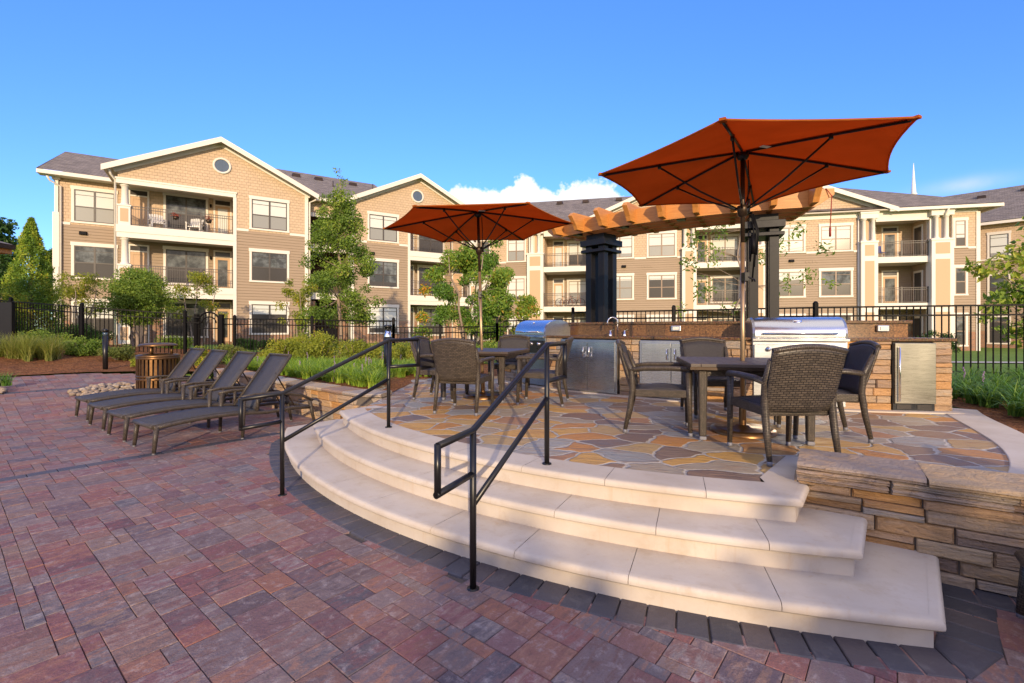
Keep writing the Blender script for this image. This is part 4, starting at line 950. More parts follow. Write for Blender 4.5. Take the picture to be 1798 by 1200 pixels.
def make_umbrella():
    t = thing('patio_umbrella', 'x', 'umbrella'); R = 1.43; zh, zr = 2.80, 2.605; zrun = 2.22
    m = MB(); m.lathe([(0, .075), (.06, .075), (.08, .055), (.26, .05), (.30, .035), (.305, 0)], (0, 0, 0), 32); m.lathe([(.03, .30), (.034, .29), (.034, .05)], (0, 0, 0), 16); m.build('base', MT['bronze'], t)
    m = MB(); m.tube([(0, 0, .06), (0, 0, 1.9)], .022, 14); m.build('pole', MT['pole'], t)
    m = MB(); m.tube([(0, 0, 1.9), (0, 0, zh)], .021, 14); m.build('upper_pole', MT['dkbronze'], t)
    m = MB(); N = 10
    for k in range(6):
        a0, a1 = k * pi / 3, (k + 1) * pi / 3
        def fn(u, v):
            r = u; p0 = Vector((R * r * cos(a0), R * r * sin(a0), 0)); p1 = Vector((R * r * cos(a1), R * r * sin(a1), 0)); p = p0.lerp(p1, v)
            s = 4 * v * (1 - v); q = p * (1 - .045 * s * u * u); z = zh + .03 - (zh + .03 - zr) * (u ** 1.1) - .028 * s * u * (1 - u) * 2 + .012 * s * u * u
            return (q.x, q.y, z)
        m.grid(fn, N, N, (1.5, 1.5))
    cn = m.build('canopy', MT['canvas'], t, fixn=False); md = cn.modifiers.new('weld', 'WELD'); md.merge_threshold = .0005; md2 = cn.modifiers.new('solid', 'SOLIDIFY'); md2.thickness = .004
    md3 = cn.modifiers.new('es', 'EDGE_SPLIT'); md3.split_angle = radians(8)
    for k in range(6):
        m = MB(); a = k * pi / 3; m.cbox((R * .985 * cos(a), R * .985 * sin(a), zr - .004), (.07, .05, .02), a); m.build('corner_pocket', MT['canvas'], cn)
    for k in range(6):
        a = k * pi / 3; m = MB(); m.tube([(R * u * cos(a), R * u * sin(a), zh + .03 - (zh + .03 - zr) * (u ** 1.1) - .006) for u in (.02, .25, .5, .75, .985)], .012, 6, squash=.3); m.build('seam', MT['canvas'], cn)
        a1 = a + pi / 3; m = MB(); hp = []
        for v in np.linspace(0, 1, 9):
            px_, py_ = R * (cos(a) * (1 - v) + cos(a1) * v), R * (sin(a) * (1 - v) + sin(a1) * v); s = 4 * v * (1 - v); hp.append((px_ * (1 - .047 * s), py_ * (1 - .047 * s), zr + .012 * s - .006))
        m.tube(hp, .009, 6); m.build('hem', MT['canvas'], cn)
    m = MB(); a = radians(100); m.cbox((.3 * cos(radians(-75)), .3 * sin(radians(-75)), zh - .045), (.10, .05, .002), radians(20)); m.build('care_label', MT['plasticw'], cn)
    m = MB(); m.lathe([(0, zh + .0), (.055, zh), (.06, zh - .03), (.045, zh - .06), (.02, zh - .07)], (0, 0, 0), 16); m.build('hub', MT['black'], t)
    m = MB(); m.lathe([(.022, zrun + .06), (.05, zrun + .05), (.055, zrun + .02), (.04, zrun - .05), (.022, zrun - .06)], (0, 0, 0), 16); m.build('runner', MT['dkbronze'], t)
    for k in range(6):
        a = k * pi / 3; c, s = cos(a), sin(a); zf = lambda u: zh + .03 - (zh + .03 - zr) * (u ** 1.1) - .022
        m = MB(); m.tube([(R * u * c, R * u * s, zf(u)) for u in (.03, .3, .6, .97)], .0115, 8); rb = m.build('rib', MT['black'], t)
        m = MB(); m.tube([(.05 * c, .05 * s, zrun + .02), (R * .3 * c, R * .3 * s, (zrun + zf(.58)) / 2 - .03), (R * .58 * c, R * .58 * s, zf(.58) - .02)], .0095, 8); m.tube([(R * .58 * c, R * .58 * s, zf(.58) - .035), (R * .58 * c, R * .58 * s, zf(.58) + .01)], .018, 8); m.build('strut', MT['black'], rb)
    m = MB(); m.cbox((0, -.06, 1.55), (.05, .08, .09)); m.tube([(0, -.09, 1.55), (.06, -.11, 1.52), (.06, -.13, 1.50)], .01, 6); m.build('crank', MT['black'], t, bevel=.008)
    m = MB(); m.tube([(.055, 0, zh - .07), (.06, .0, zh - .25), (.055, .01, zrun + .1)], .006, 6); m.tube([(.06, 0, zrun + .12), (.062, 0, zrun - .02)], .014, 6); m.build('pulley_cord', MT['black'], t)
    return t
um = make_umbrella(); um.location = (*T1, ZD); um.rotation_euler = (0, 0, radians(-1.5)); tag(um, 'large rust canvas hexagonal umbrella over the right table', 'umbrella', 'rust patio umbrellas')
u2 = dup(um, (*T2, ZD), radians(0), 'smaller-looking rust canvas umbrella over the left table, its pole slightly leaning'); u2.rotation_euler = (0, radians(-1.6), radians(0))

def make_lounger():
    t = thing('sun_lounger', 'x', 'sun lounger')     # local x = width centre, +Y from foot to head
    wd = .33; Ls = 2.02
    def zs(y): return .345 + .045 * sin(pi * min(1, y / 1.35)) * 1.0
    m = MB(); m.shell(lambda u, v: ((u - .5) * .64, .0 + v * 1.3, zs(v * 1.3) + .004), 4, 14, (0, 0, -.012), (.64, 1.3)); m.build('seat', MT['sling'], t)
    m = MB(); pts = [(0, y, zs(y) - .03) for y in np.linspace(0, 1.35, 10)]
    for sx in (-1, 1):
        m.tube([(sx * wd, p[1], p[2]) for p in pts] + [(sx * wd, 1.7, .33), (sx * wd, Ls, .30)], .026, 8)
    m.tube([(-wd, 0, .325), (wd, 0, .325)], .028, 8); m.tube([(-wd, Ls, .30), (wd, Ls, .30)], .026, 8); m.tube([(-wd, 1.0, .33), (wd, 1.0, .33)], .02, 8); m.build('frame', MT['wicker2'], t)
    b0, b1 = Vector((0, 1.18, .385)), Vector((0, 1.70, 1.10))
    m = MB(); m.shell(lambda u, v: ((u - .5) * .60, b0.y + (b1.y - b0.y) * v, b0.z + (b1.z - b0.z) * v - .015 * sin(pi * v)), 3, 10, (0, .012, -.009), (.6, .9)); bk = m.build('backrest', MT['sling'], t)
    m = MB()
    for sx in (-1, 1): m.tube([(sx * .305, b0.y, b0.z - .01), (sx * .305, b1.y, b1.z)], .019, 8)
    m.tube([(-.305, b1.y, b1.z), (.305, b1.y, b1.z)], .017, 8); m.build('back_frame', MT['wicker2'], bk)
    m = MB()
    for sx in (-.2, .2): m.bar((sx, 1.52, .85), (sx, 1.82, .31), .015, .015)
    m.build('prop', MT['dkbronze'], bk)
    for sx in (-1, 1):
        for (p, q) in (((sx * wd, .03, .33), (sx * wd * 1.02, .0, .02)), ((sx * (wd + .01), 1.02, .57), (sx * (wd + .01), 1.0, .02)), ((sx * wd, 1.98, .40), (sx * wd * 1.02, 2.06, .02))):
            m = leg_mb(p, q, .031, .021); m.build('leg', MT['wicker2'], t); foot_cap(t, (q[0], q[1]), .02)
        m = MB(); x = sx * (wd + .01); m.tube([(x, .98, .565), (x, 1.15, .585), (x, 1.5, .575), (x, 1.85, .50), (x, 2.02, .40)], [.026, .028, .028, .026, .022], 8, squash=.7); m.build('arm', MT['wicker2'], t)
        m = MB(); m.tube([(x, 1.2, .575), (x, 1.2, .36)], .022, 8); m.build('arm_post', MT['wicker2'], t)
    return t
lg = make_lounger(); d = (.585, .811); rz = face_rz(*d); lab = ('brown sling lounger nearest the left handrail, front of the row of four', 'brown sling lounger second from the handrail in the row of four', 'brown sling lounger third from the handrail in the row of four', 'brown sling lounger at the far end of the row, closest to the litter bin')
for i, (x, y) in enumerate(((-4.51, 5.77), (-5.39, 6.42), (-6.26, 7.10), (-7.12, 7.80))):
    if i == 0: lg.location = (x, y, 0); lg.rotation_euler = (0, 0, rz); tag(lg, lab[0], 'sun lounger', 'brown sling sun loungers')
    else: dup(lg, (x, y, 0), rz, lab[i])
dup(lg, (2.45, 2.17, 0), face_rz(.82, -.572), 'brown sling lounger cut off by the right edge of the picture, beside the stone wall')

# litter bin
tb_ = thing('litter_bin', 'bronze slatted litter bin with a round hood on posts, behind the loungers', 'litter bin', (-7.22, 9.62, .08)); Rb = .345
m = MB()
for k in range(30):
    a = 2 * pi * k / 30; m.cbox(((Rb + .012) * cos(a), (Rb + .012) * sin(a), .44), (.012, .044, .74), a)
m.build('slats', MT['bronze'], tb_)
m = MB(); m.lathe([(0, .05), (Rb - .03, .05), (Rb - .03, .80), (0, .80)], (0, 0, 0), 24); m.build('liner', MT['dkbronze'], tb_)
m = MB()
for z in (.05, .38, .44, .80): m.lathe([(Rb + .02, z), (Rb + .027, z + .02), (Rb + .02, z + .045), (Rb - .02, z + .045), (Rb - .02, z)], (0, 0, 0), 30)
m.lathe([(Rb + .022, .845), (Rb + .03, .87), (Rb - .02, .90), (Rb - .12, .90), (Rb - .13, .86)], (0, 0, 0), 30); m.build('rim', MT['bronze'], tb_)
for a in (.6, 2.7, 4.8):
    m = MB(); m.tube([(.22 * cos(a), .22 * sin(a), .86), (.22 * cos(a), .22 * sin(a), 1.08)], .025, 8); m.build('hood_post', MT['bronze'], tb_)
m = MB(); m.lathe([(0, 1.13), (.2, 1.125), (.31, 1.10), (.345, 1.07), (.33, 1.06), (0, 1.075)], (0, 0, 0), 32); m.build('hood', MT['bronze'], tb_)
# bollards
bl = thing('bollard_light', 'slim black bollard light in the mulch left of the litter bin', 'bollard', (*px2(185, 11.9), .40), group='black bollard lights')
m = MB(); m.tube([(0, 0, 0), (0, 0, .92)], .055, 14); m.build('post', MT['black'], bl)
m = MB(); m.tube([(0, 0, .92), (0, 0, 1.0)], .05, 14); m.build('lens', MT['sky_glass'], bl)
m = MB(); m.lathe([(0, 1.09), (.05, 1.08), (.056, 1.06), (.056, 1.0), (0, 1.0)], (0, 0, 0), 16); m.build('cap', MT['black'], bl)
bl = thing('bollard_light', 'bollard light with silver dome lamp among the grass behind the left handrail', 'bollard', (*px2(681, 10.2), .46), group='black bollard lights')
m = MB(); m.tube([(0, 0, 0), (0, 0, .86)], .085, 16); m.build('post', MT['black'], bl)
m = MB(); m.lathe([(0, 1.02), (.03, 1.01), (.06, .97), (.078, .90), (.08, .86)], (0, 0, 0), 20); m.build('dome', MT['chrome'], bl)
for a in (0, pi / 2, pi, 3 * pi / 2):
    m = MB(); m.tube([(.072 * cos(a + .8), .072 * sin(a + .8), .86), (.072 * cos(a + .8), .072 * sin(a + .8), 1.06)], .008, 6); m.build('cage_bar', MT['black'], bl)
m = MB(); m.lathe([(0, 1.12), (.06, 1.115), (.098, 1.10), (.1, 1.06), (.07, 1.06), (.055, 1.03), (0, 1.03)], (0, 0, 0), 16); m.build('cap', MT['black'], bl)

# river rock round the bin and at the left edge
rv = random.Random(5)
def rocks(label, cx, cy, rx, ry, n, rot=0.0):
    m = MB()
    for k in range(n):
        a = rv.uniform(0, 2 * pi); q = sqrt(rv.random()); lx, ly = rx * q * cos(a), ry * q * sin(a); x = cx + lx * cos(rot) - ly * sin(rot); y = cy + lx * sin(rot) + ly * cos(rot); s = rv.uniform(.03, .075); m.cr = rv.random(); m.cs = True
        z = patio_z(x, y) + .015 + rv.uniform(0, .05) * (1 - q); v = []; R = Matrix.Rotation(rv.uniform(0, 6), 3, 'Z') @ Matrix.Rotation(rv.uniform(-.4, .4), 3, 'X')
        for i, (zz, rr) in enumerate(((-.6, .5), (-.1, 1), (.35, .85), (.62, .35))):
            for j in range(7): v.append(Vector((x, y, z + s * .4)) + R @ Vector((s * rr * cos(j * 2 * pi / 7 + i * .3) * rv.uniform(.85, 1.2), s * .75 * rr * sin(j * 2 * pi / 7 + i * .3), s * zz)))
        f = [(i * 7 + j, i * 7 + (j + 1) % 7, (i + 1) * 7 + (j + 1) % 7, (i + 1) * 7 + j) for i in range(3) for j in range(7)] + [tuple(range(21, 28))]
        m.add(v, f)
    tag(m.build('river_rock', MT['pebble']), label, 'rocks', kind='stuff')
rocks('pale rounded river rock bed around the litter bin', -8.0, 10.05, 1.05, .7, 360, .6)
rocks('small patch of pale river rock at the left edge of the patio', -10.15, 9.0, .4, .3, 60)

# pavilion corner at far left
pv = thing('pavilion', 'dark bronze edged roof corner and post of a pavilion at the far left', 'pavilion', (*px2(-108, 11.5), 0))
m = MB(); m.box(-.1, .12, -.1, .12, .4, 3.55); m.build('post', MT['dkbronze'], pv)
m = MB(); m.prism([(-4, -.35), (.52, -.35), (.52, 1.2), (-4, 1.2)], 3.50, 3.62); m.build('soffit', MT['cedar'], pv)
m = MB(); m.box(-4, .62, -.45, -.35, 3.62, 3.74); m.box(.52, .62, -.35, 1.2, 3.62, 3.74); m.build('gutter', MT['dkbronze'], pv)
m = MB(); v = [(-4, -.4, 3.75), (.57, -.4, 3.75), (.57, 1.2, 3.75), (-4, 1.2, 3.75), (-2.2, .3, 4.6), (-2.2, .5, 4.6)]; m.add(v, [(0, 1, 4), (1, 2, 5, 4), (2, 3, 5), (3, 0, 4, 5)]); m.build('roof', MT['roof'], pv)
m = MB(); m.box(-2.4, .05, .3, .42, .5, 2.35); tag(m.build('wooden_screen', MT['matte']), 'dark screen panel below the pavilion at the left edge', 'screen').location = (*px2(0, 15.0), 0)

# ------------------------------------------------------------------ apartment buildings (local x along the facade, y into the building, z up)
WM = [MT['brick'], MT['siding'], MT['shw'], MT['white'], MT['beige'], MT['soffit'], MT['dksoffit']]
def wallbox(m, x0, x1, y0, y1, z0, z1, belts):
    # belts: (z, material) – split the wall into brick, siding and shingle bands
    lo = z0
    for zb, mat in belts:
        hi = min(z1, zb)
        if hi > lo + 1e-4: m.cm = mat; m.box(min(x0, x1), max(x0, x1), y0, y1, lo, hi); lo = hi
    m.cm = 0
def window(t, x0, x1, z0, z1, y=0.0, n=2, look='a', sash='sash', side=None):
    x0, x1 = min(x0, x1), max(x0, x1); m = MB(); T = .12
    m.box(x0, x0 + T, y - .045, y - .001, z0 + .1, z1 - .2); m.box(x1 - T, x1, y - .045, y - .001, z0 + .1, z1 - .2)
    m.box(x0 - .03, x1 + .03, y - .055, y - .001, z1 - .2, z1); m.box(x0 - .02, x1 + .02, y - .06, y - .001, z0, z0 + .1)
    w_ = m.build('window', MT['white'], t); a, b, c, d = x0 + T, x1 - T, z0 + .1, z1 - .2; m = MB(); s = .055; yy = (y - .034, y - .016)
    m.box(a, a + s, *yy, c, d); m.box(b - s, b, *yy, c, d); m.box(a + s, b - s, *yy, c, c + s); m.box(a + s, b - s, *yy, d - s, d)
    for k in range(1, n): xm = a + (b - a) * k / n; m.box(xm - .045, xm + .045, *yy, c + s, d - s)
    zm = c + (d - c) * .47; zt = c + (d - c) * .84; e = [a + s] + [v for k in range(1, n) for v in (a + (b - a) * k / n - .045, a + (b - a) * k / n + .045)] + [b - s]
    for i in range(n): m.box(e[2 * i], e[2 * i + 1], *yy, zm - .03, zm + .03); m.box(e[2 * i], e[2 * i + 1], y - .028, y - .016, zt - .012, zt + .012)
    m.build('frame', MT[sash], w_)
    m = MB(); zb = c + (d - c) * rng.choice((.47, .47, .47, .34, .66, .80, .18, .47)); m.cm = 0; m.box(a + .001, b - .001, y - .012, y - .004, zb, d); m.cm = 1; m.box(a + .001, b - .001, y - .012, y - .004, c, zb)
    look = look if rng.random() < .8 else rng.choice('acm'); mats = {'a': ['pane_a', rng.choice(('pane_b', 'pane_b', 'pane_d'))], 'c': ['pane_c', 'pane_d'], 'm': ['pane_a', 'pane_d']}[look]; m.build('pane', [MT[q] for q in mats], w_); return w_
def door(t, x0, x1, z0, y, look='pane_a'):
    x0, x1 = min(x0, x1), max(x0, x1); m = MB(); T = .09; zt = z0 + 2.45
    m.box(x0, x0 + T, y - .04, y - .001, z0, zt); m.box(x1 - T, x1, y - .04, y - .001, z0, zt); m.box(x0 + T, x1 - T, y - .04, y - .001, zt - T, zt); m.box(x0 + T, x1 - T, y - .03, y - .001, z0 + 2.02, z0 + 2.09)
    d = m.build('door', MT['white'], t); a, b = x0 + T, x1 - T
    m = MB(); m.box(a, a + .13, y - .025, y - .004, z0 + .02, z0 + 2.01); m.box(b - .13, b, y - .025, y - .004, z0 + .02, z0 + 2.01); m.box(a + .13, b - .13, y - .025, y - .004, z0 + .02, z0 + .25); m.box(a + .13, b - .13, y - .025, y - .004, z0 + 1.87, z0 + 2.01); m.build('door_leaf', MT['beige'], d)
    m = MB(); m.cm = 0; m.box(a + .131, b - .131, y - .015, y - .005, z0 + .26, z0 + 1.86); m.cm = 1; m.box(a, b, y - .015, y - .005, z0 + 2.10, zt - T - .01); m.build('pane', [MT[look], MT['pane_d']], d)
def railing(t, pts, z, h=1.07):
    m = MB()
    for a, b in zip(pts, pts[1:]):
        L = hypot(b[0] - a[0], b[1] - a[1]); n = max(2, int(L / .105))
        for dz in (h, h - .14, .09): m.bar((*a, z + dz), (*b, z + dz), .04, .03)
        for k in range(1, n): x = a[0] + (b[0] - a[0]) * k / n; y = a[1] + (b[1] - a[1]) * k / n; m.bar((x, y, z + .09), (x, y, z + h), .016, .016, (1, 0, 0))
        k = max(1, round(L / 1.6))
        for q in range(k + 1): x = a[0] + (b[0] - a[0]) * q / k; y = a[1] + (b[1] - a[1]) * q / k; m.bar((x, y, z), (x, y, z + h + .06), .055, .055, (1, 0, 0))
    m.build('railing', MT['sash'], t)
def round_col(t, x, y, z0, z1, r=.16, name='column'):
    m = MB(); m.lathe([(r + .05, z0), (r + .05, z0 + .06), (r + .01, z0 + .1), (r, z0 + .14), (r * .9, z1 - .14), (r + .02, z1 - .1), (r + .05, z1 - .06), (r + .05, z1)], (x, y, 0), 18); return m.build(name, MT['white'], t)
def wall_light(t, x, y, z):
    m = MB(); m.add([(x - .17, y - .02, z - .09), (x + .17, y - .02, z - .09), (x + .17, y - .02, z + .1), (x - .17, y - .02, z + .1), (x - .15, y - .17, z - .07), (x + .15, y - .17, z - .07), (x + .15, y - .13, z + .09), (x - .15, y - .13, z + .09)], [(4, 5, 6, 7), (0, 4, 7, 3), (1, 2, 6, 5), (3, 7, 6, 2), (0, 1, 5, 4), (0, 3, 2, 1)]); m.build('wall_light', MT['iron'], t)
def roof_slab(t, prof, y0, y1, name='roof', fascia=True):
    # gable roof in local coordinates: prof = (x_left, z_eave, x_ridge, z_ridge, x_right, z_eave_right)
    xl, zl, xr, zr, xe, ze = prof; th = .16
    for (xa, za, xb, zb) in ((xl, zl, xr, zr), (xe, ze, xr, zr)):
        m = MB(); L = hypot(xb - xa, zb - za); v = [(xa, y0, za), (xb, y0, zb), (xb, y1, zb), (xa, y1, za), (xa, y0, za - .06), (xb, y0, zb - .06), (xb, y1, zb - .06), (xa, y1, za - .06)]
        uv = [[(y0, 0), (y0, L), (y1, L), (y1, 0)]] + [None] * 5
        m.add(v, [(0, 1, 2, 3), (4, 7, 6, 5), (0, 4, 5, 1), (1, 5, 6, 2), (2, 6, 7, 3), (3, 7, 4, 0)], uv); rf = m.build(name, MT['roof'], t)
        if fascia:
            m = MB(); v = [(xa, y0, za - .062), (xb, y0, zb - .062), (xb, y1, zb - .062), (xa, y1, za - .062), (xa, y0, za - .1), (xb, y0, zb - .1), (xb, y1, zb - .1), (xa, y1, za - .1)]
            m.add(v, [(0, 1, 2, 3), (4, 7, 6, 5), (0, 4, 5, 1), (1, 5, 6, 2), (2, 6, 7, 3), (3, 7, 4, 0)]); m.build('soffit', MT['soffit'], rf)
            m = MB(); sx = 1 if xb > xa else -1
            m.prism_y([(xa, za + .0), (xb, zb + .0), (xb, zb - .30), (xa, za - .30)] if sx > 0 else [(xb, zb), (xa, za), (xa, za - .30), (xb, zb - .30)], y0 - .05, y0 - .002); m.build('fascia', MT['white'], rf)
            m = MB(); m.prism_y([(xa + sx * .35, za - .10 + .35 * (zb - za) / abs(xb - xa)), (xb, zb - .115), (xb, zb - .42), (xa + sx * .5, za - .42 + .5 * (zb - za) / abs(xb - xa))][::sx], y0 + .44, y0 + .498); m.build('frieze', MT['white'], rf)
def roof_poly(t, faces, fascia=(), name='roof'):
    m = MB()
    for f in faces:
        P = [Vector(p) for p in f]; e = (P[1] - P[0]).normalized(); nrm = (P[1] - P[0]).cross(P[2] - P[0]).normalized(); g = nrm.cross(e)
        m.add(f, [tuple(range(len(f)))], [[((p - P[0]).dot(e), (p - P[0]).dot(g)) for p in P]])
    rf = m.build(name, MT['roof'], t, fixn=False)
    for a, b in fascia:
        m = MB(); m.bar((a[0], a[1], a[2] - .13), (b[0], b[1], b[2] - .13), .14, .2); m.build('gutter', MT['white'], rf)
    return rf
def roof_vents(t, spots, slope=.475):
    for x, y, z in spots:
        m = MB(); m.add([(x - .3, y - .25, z - .1), (x + .3, y - .25, z - .1), (x + .3, y + .25, z + .1), (x - .3, y + .25, z + .1), (x - .26, y - .2, z + .16), (x + .26, y - .2, z + .16), (x + .26, y + .22, z + .24), (x - .26, y + .22, z + .24)], [(0, 3, 2, 1), (4, 5, 6, 7), (0, 1, 5, 4), (1, 2, 6, 5), (2, 3, 7, 6), (3, 0, 4, 7)]); m.build('roof_vent', MT['dkbronze'], t)

# ---- left building
A = thing('apartment_building', 'three storey cream and brown apartment building on the left with two white trimmed gables', 'building', (-16.4, 27.7, 0), radians(32.05), 'apartment buildings round the terrace')
FL = [.68, 3.83, 6.99]; BEL = [(2.0, 0), (7.3, 1), (99, 2)]; G0 = .2; EV = 10.05
W = MB()
for mir in (False, True):
    X = (lambda x: 10.82 - x) if mir else (lambda x: x)
    def bx(m, x0, x1, *r): a, b = sorted((X(x0), X(x1))); m.box(a, b, *r)
    def wb(x0, x1, y0, y1, z0, z1): a, b = sorted((X(x0), X(x1))); wallbox(W, a, b, y0, y1, z0, z1, BEL)
    wb(.16, 4.06, 0, .25, G0, 9.5)                      # window bay
    wb(-5.25, .10, 1.9, 2.1, G0, 9.5)                   # back of balconies
    wb(.12, .25, .25, 1.9, G0, 9.5); wb(4.0, 4.06, .25, 5, G0, 9.9); wb(-5.25, -5.1, 1.9, 5, G0, 9.5)
    W.cm = 2; P_ = [(-5.25, 9.5), (4.06, 9.5), (4.06, 10.12), (-.6, 12.3), (-5.25, 10.12)]; P_ = [(X(a), b) for a, b in P_]; W.prism_y(P_ if not mir else P_[::-1], 0, .25)
    W.cm = 5; bx(W, -5.2, .1, .26, 1.89, 9.42, 9.49)
    for zf in FL[1:]: W.cm = 5; bx(W, -5.2, .1, .02, 1.89, zf - .5, zf - .02)
    # white trim bands, beams, corner boards
    m = MB(); bx(m, -5.32, .16, -.06, .2, 9.2, 9.499); bx(m, -5.36, .2, -.085, .18, 9.42, 9.51)
    for zf in FL[1:]: bx(m, -5.32, .159, -.06, .02, zf - .36, zf + .02); bx(m, -5.30, .157, -.03, .02, zf - .64, zf - .361); bx(m, -5.32, -5.24, .02, 1.9, zf - .36, zf + .02)
    bx(m, .005, .18, -.05, -.001, G0, 9.2); bx(m, 3.9, 4.10, -.04, -.001, G0, 10.0); bx(m, 4.061, 4.10, -.001, .16, G0, 10.0)
    bx(m, .18, .80, -.03, -.001, 7.28, 7.42); bx(m, 3.04, 3.9, -.03, -.001, 7.28, 7.42); m.build('trim', MT['white'], A)
    for zf, zt in ((FL[2], 9.2), (FL[1], FL[2] - .64), (FL[0], FL[1] - .64)):
        xx = X(-4.98); m = MB(); m.box(xx - .26, xx + .26, -.02, .46, zf + .0, zf + 1.02); m.box(xx - .3, xx + .3, -.05, .5, zf + 1.021, zf + 1.1); p = m.build('pedestal', MT['white'], A)
        m = MB(); m.box(xx - .17, xx + .17, -.032, -.021, zf + .2, zf + .9); m.build('inset_panel', MT['beige'], p); round_col(A, xx, .22, zf + 1.1, zt, .165)
        window(A, X(-3.45), X(-1.25), zf + .25, zf + 2.5, 1.9, 2, 'c', 'sash'); door(A, X(-.98), X(-.02), zf, 1.9, 'pane_a' if zf > 5 else 'pane_c'); door(A, X(-5.05), X(-4.1), zf, 1.9, 'beige')
        m = MB(); xx = X(-1.12); m.lathe([(0, .12), (.05, .1), (.06, -.02), (.03, -.1)], (xx, 1.82, zf + 1.95), 8); m.build('wall_light', MT['iron'], A)
    for zf in FL[1:]: railing(A, [(X(-4.72), .06), (X(0), .06)], zf); railing(A, [(X(-5.2), .5), (X(-5.2), 1.88)], zf)
    for (za, zb, look) in ((7.42, 9.45, 'a'), (4.28, 6.3, 'c' ), (1.12, 3.15, 'm')): window(A, X(.84), X(3.0), za, zb, 0, 2, look)
    roof_slab(A, sorted([X(-5.85), X(4.66)])[0:1] + [9.93] + [X(-.6), 12.46] + sorted([X(-5.85), X(4.66)])[1:] + [9.93], -.5, 8.0)
    # round gable window
    m = MB(); xx = X(-.55); n = 28; v = []; fs = []
    for r, y in ((.36, -.001), (.36, -.06), (.47, -.06), (.47, -.001)): v += [(xx + r * cos(2 * pi * k / n), y, 10.95 + r * sin(2 * pi * k / n)) for k in range(n)]
    for q in range(3): fs += [(q * n + k, q * n + (k + 1) % n, (q + 1) * n + (k + 1) % n, (q + 1) * n + k) for k in range(n)]
    m.cs = True; m.add(v, fs); rw = m.build('round_window', MT['white'], A)
    m = MB(); m.add([(xx + .365 * cos(2 * pi * k / n), -.02, 10.95 + .365 * sin(2 * pi * k / n)) for k in range(n)], [tuple(range(n))]); m.box(xx - .01, xx + .01, -.028, -.021, 10.6, 11.3); m.build('pane', MT['sky_glass'], rw)
    # set-back wing
    wb(-8.2, -5.26, 3.2, 3.45, G0, EV); wb(-8.2, -7.95, 3.45, 15.5, G0, EV)
    m = MB(); bx(m, -8.42, -8.19, 3.05, 3.5, G0, 4.9); bx(m, -8.38, -8.22, 3.12, 3.4, 7.9, 9.7); bx(m, -8.44, -8.17, 3.04, 3.5, 4.9, 7.9); bx(m, -8.2, -5.3, 3.16, 3.199, 6.86, 7.0) if False else None; bx(m, -8.46, -8.14, 3.0, 3.5, 9.7, 9.95); m.build('corner_pilaster', MT['white'], A)
    for (za, zb, look) in ((7.42, 9.5, 'a'), (4.28, 6.35, 'c'), (1.12, 3.2, 'm')): window(A, X(-7.7), X(-5.7), za, zb, 3.2, 2, look)
    m = MB(); bx(m, -8.19, -7.74, 3.17, 3.199, 7.28, 7.42); m.build('trim', MT['white'], A)
    wall_light(A, X(-7.2), 3.2, 6.86); wall_light(A, X(2.7 if mir else 3.55), 0, 6.6) if mir else None
    # downspouts
    m = MB(); xx = X(-5.36); m.tube([(xx, -.3, 9.85), (xx, -.02, 9.5), (xx, .5, 9.2), (xx, .5, G0)] if False else [(X(-5.6), -.35, 9.9), (X(-5.5), -.2, 9.55), (X(-5.36), .05, 9.35), (X(-5.36), .05, G0)], .055, 6); m.tube([(X(-8.6), 2.75, 9.8), (X(-8.5), 2.85, 9.55), (X(-8.12), 3.1, 9.35), (X(-8.12), 3.1, G0)], .055, 6); m.build('downspout', MT['white'], A)
    m = MB(); m.tube([(X(4.62), -.3, 9.85), (X(4.5), -.15, 9.65), (X(4.2), .02, 9.5), (X(4.2), .02, G0)], .055, 6); m.build('downspout', MT['white'], A)
# breezeway between the gables
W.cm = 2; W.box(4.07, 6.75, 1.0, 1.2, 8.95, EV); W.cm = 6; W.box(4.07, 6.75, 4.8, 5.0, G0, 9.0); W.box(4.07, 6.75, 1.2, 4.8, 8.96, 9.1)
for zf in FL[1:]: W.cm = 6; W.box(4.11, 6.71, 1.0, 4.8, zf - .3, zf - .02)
W.cm = 0; W.box(4.11, 4.7, 1.0, 1.2, G0, 3.3); W.box(6.15, 6.71, 1.0, 1.2, G0, 3.3)
m = MB(); m.box(4.101, 6.719, .9, .999, 8.85, 9.1)
for zf in FL[1:]: m.box(4.11, 6.71, .94, .999, zf - .4, zf + .02)
m.build('trim', MT['white'], A)
for zf in FL[1:]: railing(A, [(4.15, 1.05), (6.68, 1.05)], zf)
m = MB(); n = 9
for k in range(n): x = 4.75 + k * (1.35 / (n - 1)); m.bar((x, 1.1, .35), (x, 1.1, 2.3 + .45 * sqrt(max(0, 1 - ((x - 5.425) / .68) ** 2))), .03, .03, (1, 0, 0))
m.tube([(5.425 - .68 * cos(q), 1.1, 2.3 + .45 * sin(q)) for q in np.linspace(0, pi, 12)], .04, 8); m.box(4.75, 6.1, 1.09, 1.11, .4, 1.5); m.build('breezeway_gate', MT['iron'], A)
W.build('wall', WM, A)
roof_poly(A, [[(-8.95, 2.55, EV), (-.6, 2.55, EV), (-.6, 8.2, 12.73), (-8.95, 8.2, 12.73)], [(-.6, 13.85, EV), (-8.95, 13.85, EV), (-8.95, 8.2, 12.73), (-.6, 8.2, 12.73)]], [((-8.95, 2.55, EV), (-5.2, 2.55, EV))])
m = MB(); m.prism([(-8.95, 2.55), (-5.26, 2.55), (-5.26, 3.19), (-8.95, 3.19)], EV - .22, EV - .05); m.add([(-8.95, 2.5, EV - .28), (-8.95, 8.2, 12.4), (-8.95, 8.2, 12.73), (-8.95, 2.5, EV + .02)], [(0, 1, 2, 3)]); m.build('soffit', MT['white'], A)
